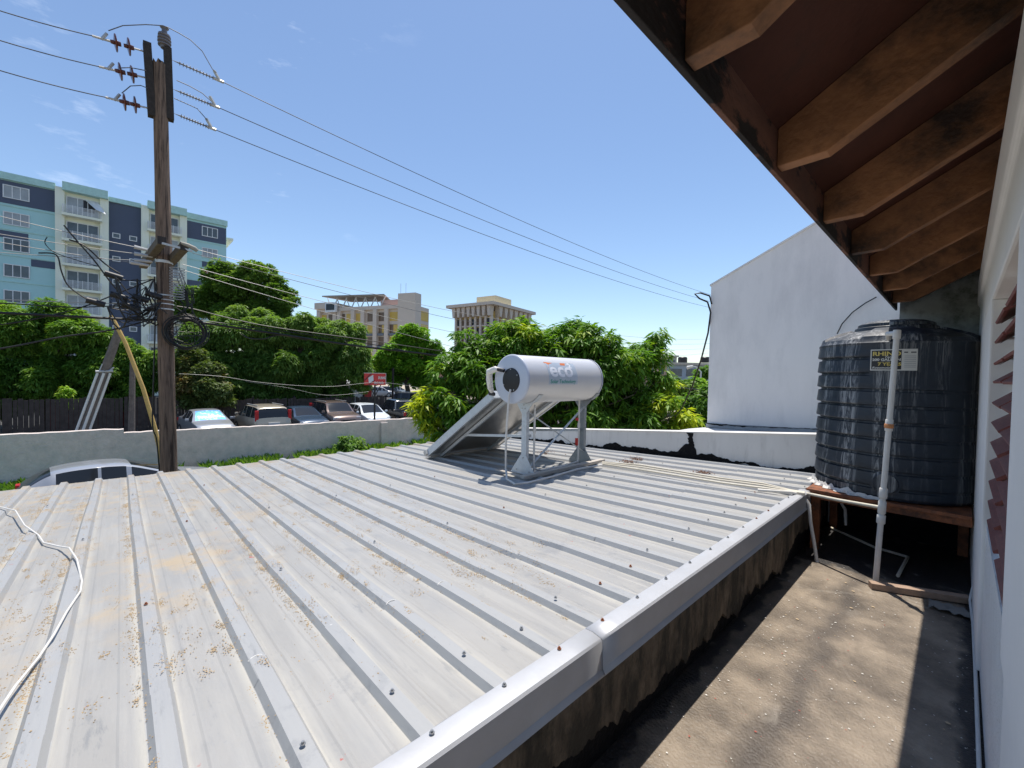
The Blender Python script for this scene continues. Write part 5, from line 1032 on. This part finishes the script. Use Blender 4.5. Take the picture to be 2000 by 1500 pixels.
b = MB(); b.box(hx + .01, hx + .06, hy1 - 1.0, hy1 - .1, GP, GP + 2.1); b.build('red_panel', mat('red_panel_paint', (.45, .02, .02), .5), hs)
b = MB(); b.box(hx + .01, hx + .05, hy1 - 4.4, hy1 - 3.2, GP + .9, GP + 1.9); b.build('window', M_glass, hs)
pk = thing('picket_fence', (-32, cy(720, -32), GP), 'low dark and pale picket fence behind the white hatchback', 'fence'); b = MB(); y = cy(694, -32)
while y < cy(748, -32): b.prism([(y, GP + .1), (y + .08, GP + .1), (y + .08, GP + 1.35), (y + .04, GP + 1.5), (y, GP + 1.35)], 'x', -32.02, -32.0); y += .17
b.build('pickets', mat('picket_wood', (.13, .09, .075), .8, 0, .4, 3), pk); b = MB(); b.box(-32.06, -32.025, cy(694, -32), cy(748, -32), GP + 1.0, GP + 1.08); b.build('rail', M_plate, pk)
for px, lb in ((767, 'slim dark post right of the red sign'),):
    p = atX(px, 770, -33); tag(MB().tube([(p[0], p[1], GP), (p[0], p[1], .4)], .09, 8).build('lamp_post', M_darkw, smooth=50), lb, 'post')
lm = atX(1369, 790, -12); sl = at(1366, 800, 48); st_ = thing('street_lamp', (sl[0], sl[1], GN), 'tall pale street lamp between the mango tree and the gabled wall', 'street lamp')
tp = at(1369, 726, 48); b = MB(); b.tube([(sl[0], sl[1], GN), tuple(tp), tuple(at(1360, 717, 48)), tuple(at(1352, 715, 48))], [.13, .09, .07, .06], 8); b.build('mast', mat('pale_mast', (.5, .52, .54), .5), st_, smooth=50)
b = MB(); q = at(1347, 717, 48); b.tube([tuple(at(1353, 715.5, 48)), tuple(at(1342, 718, 48))], [.12, .2], 8); b.build('lamp_head', M_plate, st_, smooth=50)
# cable with a loop clipped to the gable corner
cb = [at(px, py, d_) for px, py, d_ in ((1390, 594, 5.70), (1386, 578, 5.68), (1368, 572, 5.68), (1357, 574, 5.68), (1366, 583, 5.68), (1382, 590, 5.68), (1388, 610, 5.68), (1383, 650, 5.8), (1370, 700, 6.2), (1352, 755, 6.9), (1330, 800, 7.7), (1318, 815, 8.0))]
tag(MB().tube(cb, .011, 6).build('drop_cable', M_rubber, smooth=60), 'black cable looped at the gable corner and slanting down behind the mango leaves', 'cable')
tag(MB().tube([atY(px, py, 5.86) for px, py in ((1635, 652), (1645, 632), (1665, 610), (1690, 592), (1712, 580))], .006, 6).build('wall_wire', M_rubber, smooth=60), 'thin dark wire arching over the gabled wall behind the tank', 'wire')

# ------------------------------------------------------------------ blue apartment block
M_teal = mat('teal_paint', (.42, .66, .67), .8, 0, .03, .3); M_teal2 = mat('pale_teal_paint', (.44, .66, .63), .8); M_navy = mat('navy_paint', (.085, .105, .16), .8, 0, .06, .5); M_cream = mat('pale_bay_paint', (.84, .86, .73), .8, 0, .03, .4)
M_frame = mat('white_frame', (.72, .73, .74), .6); M_pane = mat('curtained_pane', (.10, .12, .135), .12, 0, .35, .7); M_pane2 = mat('pale_curtain_pane', (.34, .36, .38), .2, 0, .2, .9)
BX = -72.0; k = 1.2
ap = thing('apartment_block', (BX - 7, -4, GP), 'tall teal and navy apartment block with white balconies at the far left', 'building')
ZT = 20.3; FL = [19.05, 16.15, 13.3, 10.45, 7.6, 4.75, 1.9]
b = MB(); b.box(BX - 14, BX, -34, 11.1, GP, ZT); b.build('wall', M_teal, ap)
b = MB(); b.box(BX - 14.3, BX + .25, -34, -5.42, ZT + .0, ZT + .75); b.build('parapet', M_teal2, ap)
b = MB(); b.box(BX - 14.3, BX + .25, -.98, 2.0, ZT, ZT + .55); b.build('parapet', M_teal2, ap)
b = MB(); b.box(BX - 14.3, BX + .25, 6.58, 11.2, ZT, ZT + .75); b.build('parapet', M_teal2, ap)
for i, (y0, y1, z0, z1) in enumerate(((-34, -5.42, 17.75, 20.2), (6.62, 11.05, 17.7, 20.0), (-.95, 1.98, -3, ZT), (-34, -7.5, 14.0, 14.75), (-7.3, -5.45, 11.2, 12.0), (8.3, 11.0, 14.1, 14.9), (6.62, 8.3, 11.3, 12.2), (8.3, 11, 8.4, 9.2))):
    b = MB(); b.box(BX, BX + .035, y0, y1, z0, z1); b.build('navy_panel', M_navy, ap)
for z in (17.5, 14.9, 12.1, 9.2, 6.3):
    for y0, y1 in ((-34, -5.45), (6.62, 11.05)):
        b = MB(); b.box(BX, BX + .07, y0, y1, z - .03, z + .10); b.build('string_course', M_teal2, ap)
def window(y0, y1, z0, z1, npan, parent, x=BX, m=None, fr=.09):
    b = MB(); b.box(x + .02, x + .10, y0 - fr, y1 + fr, z1, z1 + fr); b.box(x + .02, x + .10, y0 - fr, y1 + fr, z0 - fr, z0); b.box(x + .02, x + .10, y0 - fr, y0, z0, z1); b.box(x + .02, x + .10, y1, y1 + fr, z0, z1)
    for q in range(1, npan): y = y0 + (y1 - y0) * q / npan; b.box(x + .03, x + .09, y - .035, y + .035, z0, z1)
    w = b.build('window', M_frame, parent); b = MB(); b.box(x + .036, x + .055, y0, y1, z0, z1); b.build('pane', m or M_pane, w); return w
for i, z in enumerate(FL):
    for yc in (-8.35, -14.6, -20.9, -27):
        window(yc - .88, yc + .88, z - .62, z + .62, 3, ap, m=M_pane2 if i in (0, 1) else M_pane)
    if z > 4: window(8.35, 10.0, z - .62, z + .55, 3, ap, m=M_pane2 if i == 1 else None)
    if i > 0:
        for yc in (-.3, 1.25): window(yc - .28, yc + .28, z - .1, z + .35, 1, ap, x=BX + .02)
for bi, (y0, y1) in enumerate(((-5.42, -.98), (2.0, 6.6))):
    b = MB(); 
    for ya, yb in ((y0, y0 + .75), (y1 - .75, y1)): b.box(BX, BX + .55, ya, yb, GP, ZT + .35)
    b.box(BX, BX + .12, y0 + .75, y1 - .75, GP, ZT); b.build('bay_wall', M_cream, ap)
    b = MB(); b.box(BX - 1, BX + 1.0, y0 + .6, y1 - .05, ZT + .0, ZT + .95); b.build('canopy', M_teal2, ap)
    for i, z in enumerate(FL):
        window(y0 + .95, y1 - .95, z - 1.3, z + .75, 3, ap, x=BX + .12, m=M_pane2 if (i + bi) % 2 == 0 else M_pane)
        b = MB(); b.box(BX + .13, BX + 1.15, y0 + .55, y1 - .55, z - 1.62, z - 1.34); bc = b.build('balcony', M_cream, ap)
        b = MB()
        for q in range(7): zz = z - 1.24 + q * .125; b.box(BX + 1.06, BX + 1.09, y0 + .6, y1 - .6, zz, zz + .045)
        for q in range(5): yy = y0 + .62 + (y1 - y0 - 1.28) * q / 4; b.box(BX + 1.05, BX + 1.10, yy, yy + .05, z - 1.34, z - .38)
        for yy in (y0 + .6, y1 - .65):
            for q in range(7): zz = z - 1.24 + q * .125; b.box(BX + .2, BX + 1.05, yy, yy + .04, zz, zz + .045)
        b.build('railing', M_frame, bc)
b = MB(); zt_ = FL[0]; b.add([(BX + .2, -3.0, zt_ + .75), (BX + .2, -1.9, zt_ + .75), (BX + 1.3, -1.2, zt_ - .75), (BX + 1.3, -2.0, zt_ - .45)], [(0, 1, 2, 3)]); aw = b.build('tilted_panel', M_frame, ap, fix=False); q_ = aw.modifiers.new('s', 'SOLIDIFY'); q_.thickness = .05
b = MB(); b.box(BX + .185, BX + .20, -3.15, -2.2, zt_ - .6, zt_ + .7); b.build('open_window', M_black, ap)
b = MB(); b.box(BX + .056, BX + .062, 8.4, 9.2, FL[2] - .6, FL[2] + .5); b.build('curtain', mat('coral_curtain', (.60, .22, .17), .8), ap)
b = MB(); b.box(BX - 9, BX - .4, 11.2, 12.6, 15.0, 15.3); b.box(BX - 9, BX - .4, 11.2, 12.0, 18.6, 18.9); b.box(BX - .9, BX - .5, 12.2, 12.6, GP, 15.0); b.build('side_balcony', M_cream, ap)

# ------------------------------------------------------------------ beige office blocks
M_conc = mat('beige_concrete', (.62, .53, .45), .9, 0, .05, .2); M_amber = mat('amber_blind', (.62, .42, .09), .5, 0, .1, .5); M_brown = mat('brown_pane', (.16, .10, .06), .35, 0, .3, .4)
def frame_at(px, py, depth, vpx):
    """root position under a facade corner, with local x along the facade (to the right) and local y into the building"""
    c = at(px, py, depth); e = ray(vpx, YH + ROLL * (vpx - 1000)); e = -np.array([e[0], e[1], 0]) / np.hypot(e[0], e[1]); return c, e, math.atan2(e[1], e[0])
def hit_len(c, u, px):
    """distance from c along the ground direction u to the picture column px"""
    d = ray(px, 720); return (c[1] * d[0] - c[0] * d[1]) / (u[0] * d[1] - u[1] * d[0])
def lbox(root, name, m, *bx):
    b = MB()
    for q in bx: b.box(*q)
    return b.build(name, m, root, local=True)
c, e, ang = frame_at(812, 596, 136, -1150); v = np.array([-e[1], e[0], 0]); Lf = -hit_len(c, e, 622); Dp = hit_len(c, v, 836); H = c[2] - GN
of = thing('office_block', (c[0], c[1], GN), 'beige concrete office block with amber windows and a rooftop canopy', 'building', rz=ang)
lbox(of, 'wall', M_conc, (-Lf, 0, 0, Dp, 0, H))
px2m = 136 / F; xT = -hit_len(c, e, 779) if False else hit_len(c, e, 779)
lbox(of, 'stair_tower', M_conc, (xT, -.6 * 0 + .5, -1.0, min(Dp * .3, 4), 0, H + 3.9))
M_slate = mat('slate_spandrel', (.16, .18, .21), .7)
cols = [(627, 637, 1), (641, 650, 0), (664, 673, 0), (676, 686, 1), (692, 703, 1), (717, 728, 0), (739, 750, 0), (756, 776, 1)]
for k_i, (a, b_, am) in enumerate(cols):
    x0, x1 = hit_len(c, e, a), hit_len(c, e, b_)
    for r_ in range(7):
        z1 = H - 1.9 - 4.1 * r_; am2 = am if r_ == 0 else (k_i + r_) % 3 == 0
        w = lbox(of, 'window', M_amber if am2 else M_brown, (x0, x1, -.10, -.004, z1 - 2.9, z1))
        if r_ % 2 == 1 and k_i > 4: lbox(w, 'blind', M_amber, (x0 + (x1 - x0) * .6, x1 - .05, -.15, -.105, z1 - 2.8, z1 - .1))
        if r_ > 0 and k_i > 4: lbox(of, 'spandrel', M_slate, (x0 - .1, x1 + .1, -.7, -.11, z1 - 3.7, z1 - 2.95))
for a in (622, 653, 661, 688, 707, 731, 753): x = hit_len(c, e, a); lbox(of, 'pier', M_conc, (x, x + 1.5, -1.1, -.004, 0, H - .9))
for r_ in range(6): z1 = H - 1.4 - 4.3 * r_; lbox(of, 'window', M_amber, (.004, .12, Dp * .35, Dp - .5, z1 - 3.1, z1))
lbox(of, 'roof_edge', M_conc, (-Lf - .3, xT - .01, -.8, -.001, H - .9, H + .3))
xa, xb = hit_len(c, e, 632), hit_len(c, e, 752); zc = (596 - 571) * px2m
b = MB(); b.add([(xa, -1, H + zc + .6), (xb, -1, H + zc - .1), (xb - 4, 8, H + zc - .5), (xa + 5, 8, H + zc)], [(0, 1, 2, 3)]); cnp = b.build('canopy', mat('canopy_sheet', (.30, .27, .23), .7), of, local=True); q_ = cnp.modifiers.new('s', 'SOLIDIFY'); q_.thickness = .4
for k_i in range(6):
    x = xa + 3 + (xb - xa - 6) * k_i / 5; b = MB(); b.bar((x, 1, H), (x + 2.2, 1, H + zc - .1), .28, .28, (0, 1, 0)); b.build('canopy_strut', M_frame, of, local=True)
    b = MB(); b.bar((x - .4, 1, H), (x - 2.4, 1, H + zc), .22, .22, (0, 1, 0)); b.build('canopy_strut', M_frame, of, local=True)
lbox(of, 'corner_roof', M_conc, (-Lf - .6, hit_len(c, e, 655), -1.5, 8, H + .01, H + 2.2))
rm = lbox(of, 'roof_cabin', M_frame, (hit_len(c, e, 644), hit_len(c, e, 664), -2.4, -1.51, H - 1.4, H + 1.9)); lbox(rm, 'cabin_window', M_glass, (hit_len(c, e, 646), hit_len(c, e, 662), -2.47, -2.41, H - .7, H + 1.4))
lbox(of, 'roof_room', mat('pink_roof_room', (.62, .40, .34), .8), (hit_len(c, e, 738), xT - .3, 1, 5, H, H + 2.4))
for a in (779, 789): x = hit_len(c, e, a); b = MB(); b.tube([(x, .5, H + 3.8), (x, .5, H + 7.5)], .05, 5); b.build('antenna', M_wirel, of, local=True)
# tower with flaring brackets under a wide flat roof
c, e, ang = frame_at(960, 605, 165, -250); v = np.array([-e[1], e[0], 0]); L1 = -hit_len(c, e, 890); L2 = hit_len(c, v, 1026); H = at(960, 591, 165)[2] - GN
tw = thing('office_tower', (c[0], c[1], GN), 'beige concrete tower with a wide flaring flat roof above the mango tree', 'building', rz=ang)
lbox(tw, 'wall', mat('amber_facade', (.50, .35, .11), .5, 0, .25, .3), (-L1 + .4, -.4, .4, L2 - .4, 0, H - 3))
lbox(tw, 'roof_slab', M_conc, (-L1 - 3.2, 3.0, -3.0, L2 + 3.2, H - 1.2, H))
lbox(tw, 'penthouse', mat('cream_penthouse', (.66, .58, .38), .8), (-L1 * .55, -L1 * .02, 3, L2 * .55, H, H + 3.4))
nL = 7; hw_ = .36
for k_i in range(nL + 1):
    x = -L1 * k_i / nL; pw = L1 / nL * hw_
    b = MB(); b.box(x - .45, x + .45, -.6, .6, 0, H - 5.2); b.prism([(x - .45, H - 5.2), (x + .45, H - 5.2), (x + pw, H - 1.25), (x - pw, H - 1.25)], 'y', -2.0, .39); b.build('pier', M_conc, tw, local=True)
    y = L2 * k_i / nL; pw = L2 / nL * hw_
    if k_i: b = MB(); b.box(-.6, .6, y - .45, y + .45, 0, H - 5.2); b.prism([(y - .45, H - 5.2), (y + .45, H - 5.2), (y + pw, H - 1.25), (y - pw, H - 1.25)], 'x', -.39, 2.0); b.build('pier', M_conc, tw, local=True)
for r_ in range(6):
    z = H - 8.4 - 3.6 * r_
    for k_i in range(nL):
        x0, x1 = -L1 * (k_i + 1) / nL + .5, -L1 * k_i / nL - .5; lbox(tw, 'window', M_brown if (k_i + r_) % 3 else M_glass, (x0, x0 + (x1 - x0) * .62, .1, .38, z, z + 2.4))
        y0, y1 = L2 * k_i / nL + .5, L2 * (k_i + 1) / nL - .5; lbox(tw, 'window', M_brown if (k_i + r_) % 2 else M_glass, (-.38, -.1, y0, y0 + (y1 - y0) * .62, z, z + 2.4))
    lbox(tw, 'floor_band', M_conc, (-L1, .2, -.2, .30, z - .7, z - .1), (-.30, .2, .31, L2, z - .7, z - .1))
# low far buildings right of the mango tree
def lowb(px0, px1, ytop, d, m, label, h=None, extra=None):
    a = at(px0, ytop, d); c = at(px1, ytop, d); t = thing('far_building', ((a[0] + c[0]) / 2, (a[1] + c[1]) / 2, GN), label, 'building'); u = (c - a); u[2] = 0; L_ = np.linalg.norm(u); u /= L_; v = np.array([u[1], -u[0], 0]); v = v if v @ a > 0 else -v
    def quad(s0, s1, t0, t1, z0, z1):
        V = [a + u * s0 + v * t0, a + u * s1 + v * t0, a + u * s1 + v * t1, a + u * s0 + v * t1]; b = MB(); b.add([(q[0], q[1], z0) for q in V] + [(q[0], q[1], z1) for q in V], [(0, 3, 2, 1), (4, 5, 6, 7), (0, 1, 5, 4), (1, 2, 6, 5), (2, 3, 7, 6), (3, 0, 4, 7)]); return b
    quad(0, L_, 0, 12, GN, a[2]).build('wall', m, t); quad(-.4, L_ + .4, -.6, 12.4, a[2] + .01, a[2] + .5).build('roof', mat('pale_slab', (.60, .52, .42), .8), t); n = max(2, int(L_ / 3.2))
    for i in range(n):
        for r_ in range(2): quad(L_ * i / n + .5, L_ * (i + 1) / n - .5, -.08, -.005, a[2] - 2.6 - 3.4 * r_, a[2] - .9 - 3.4 * r_).build('window', M_pane, t)
    return t
lowb(1302, 1405, 712, 95, mat('grey_far_wall', (.42, .46, .50), .8), 'low far pale building with a wide flat roof, touching the gabled wall')
lowb(1262, 1303, 700, 70, mat('tan_far_wall', (.48, .34, .25), .8), 'plain tan far building half covered by the mango leaves')
lowb(1300, 1322, 697, 130, mat('cream_far_wall', (.60, .55, .48), .8), 'cream far block showing behind the low flat roofed building')
for px, lb in ((1333, 'black rooftop cistern, left one of two'), (1377, 'black rooftop cistern, right one of two')):
    p = at(px, 710, 96); tag(MB().lathe((p[0], p[1], p[2] + .2), [(0, 0), (1.0, 0), (1.0, 1.1), (.8, 1.3), (0, 1.35)], 16).build('roof_cistern', M_black, smooth=40), lb + ' on the low far building', 'water tank', 'cisterns on the far roof')
lowb(856, 884, 728, 90, mat('pink_far_wall', (.45, .28, .25), .8), 'small pinkish far building left of the mango tree')
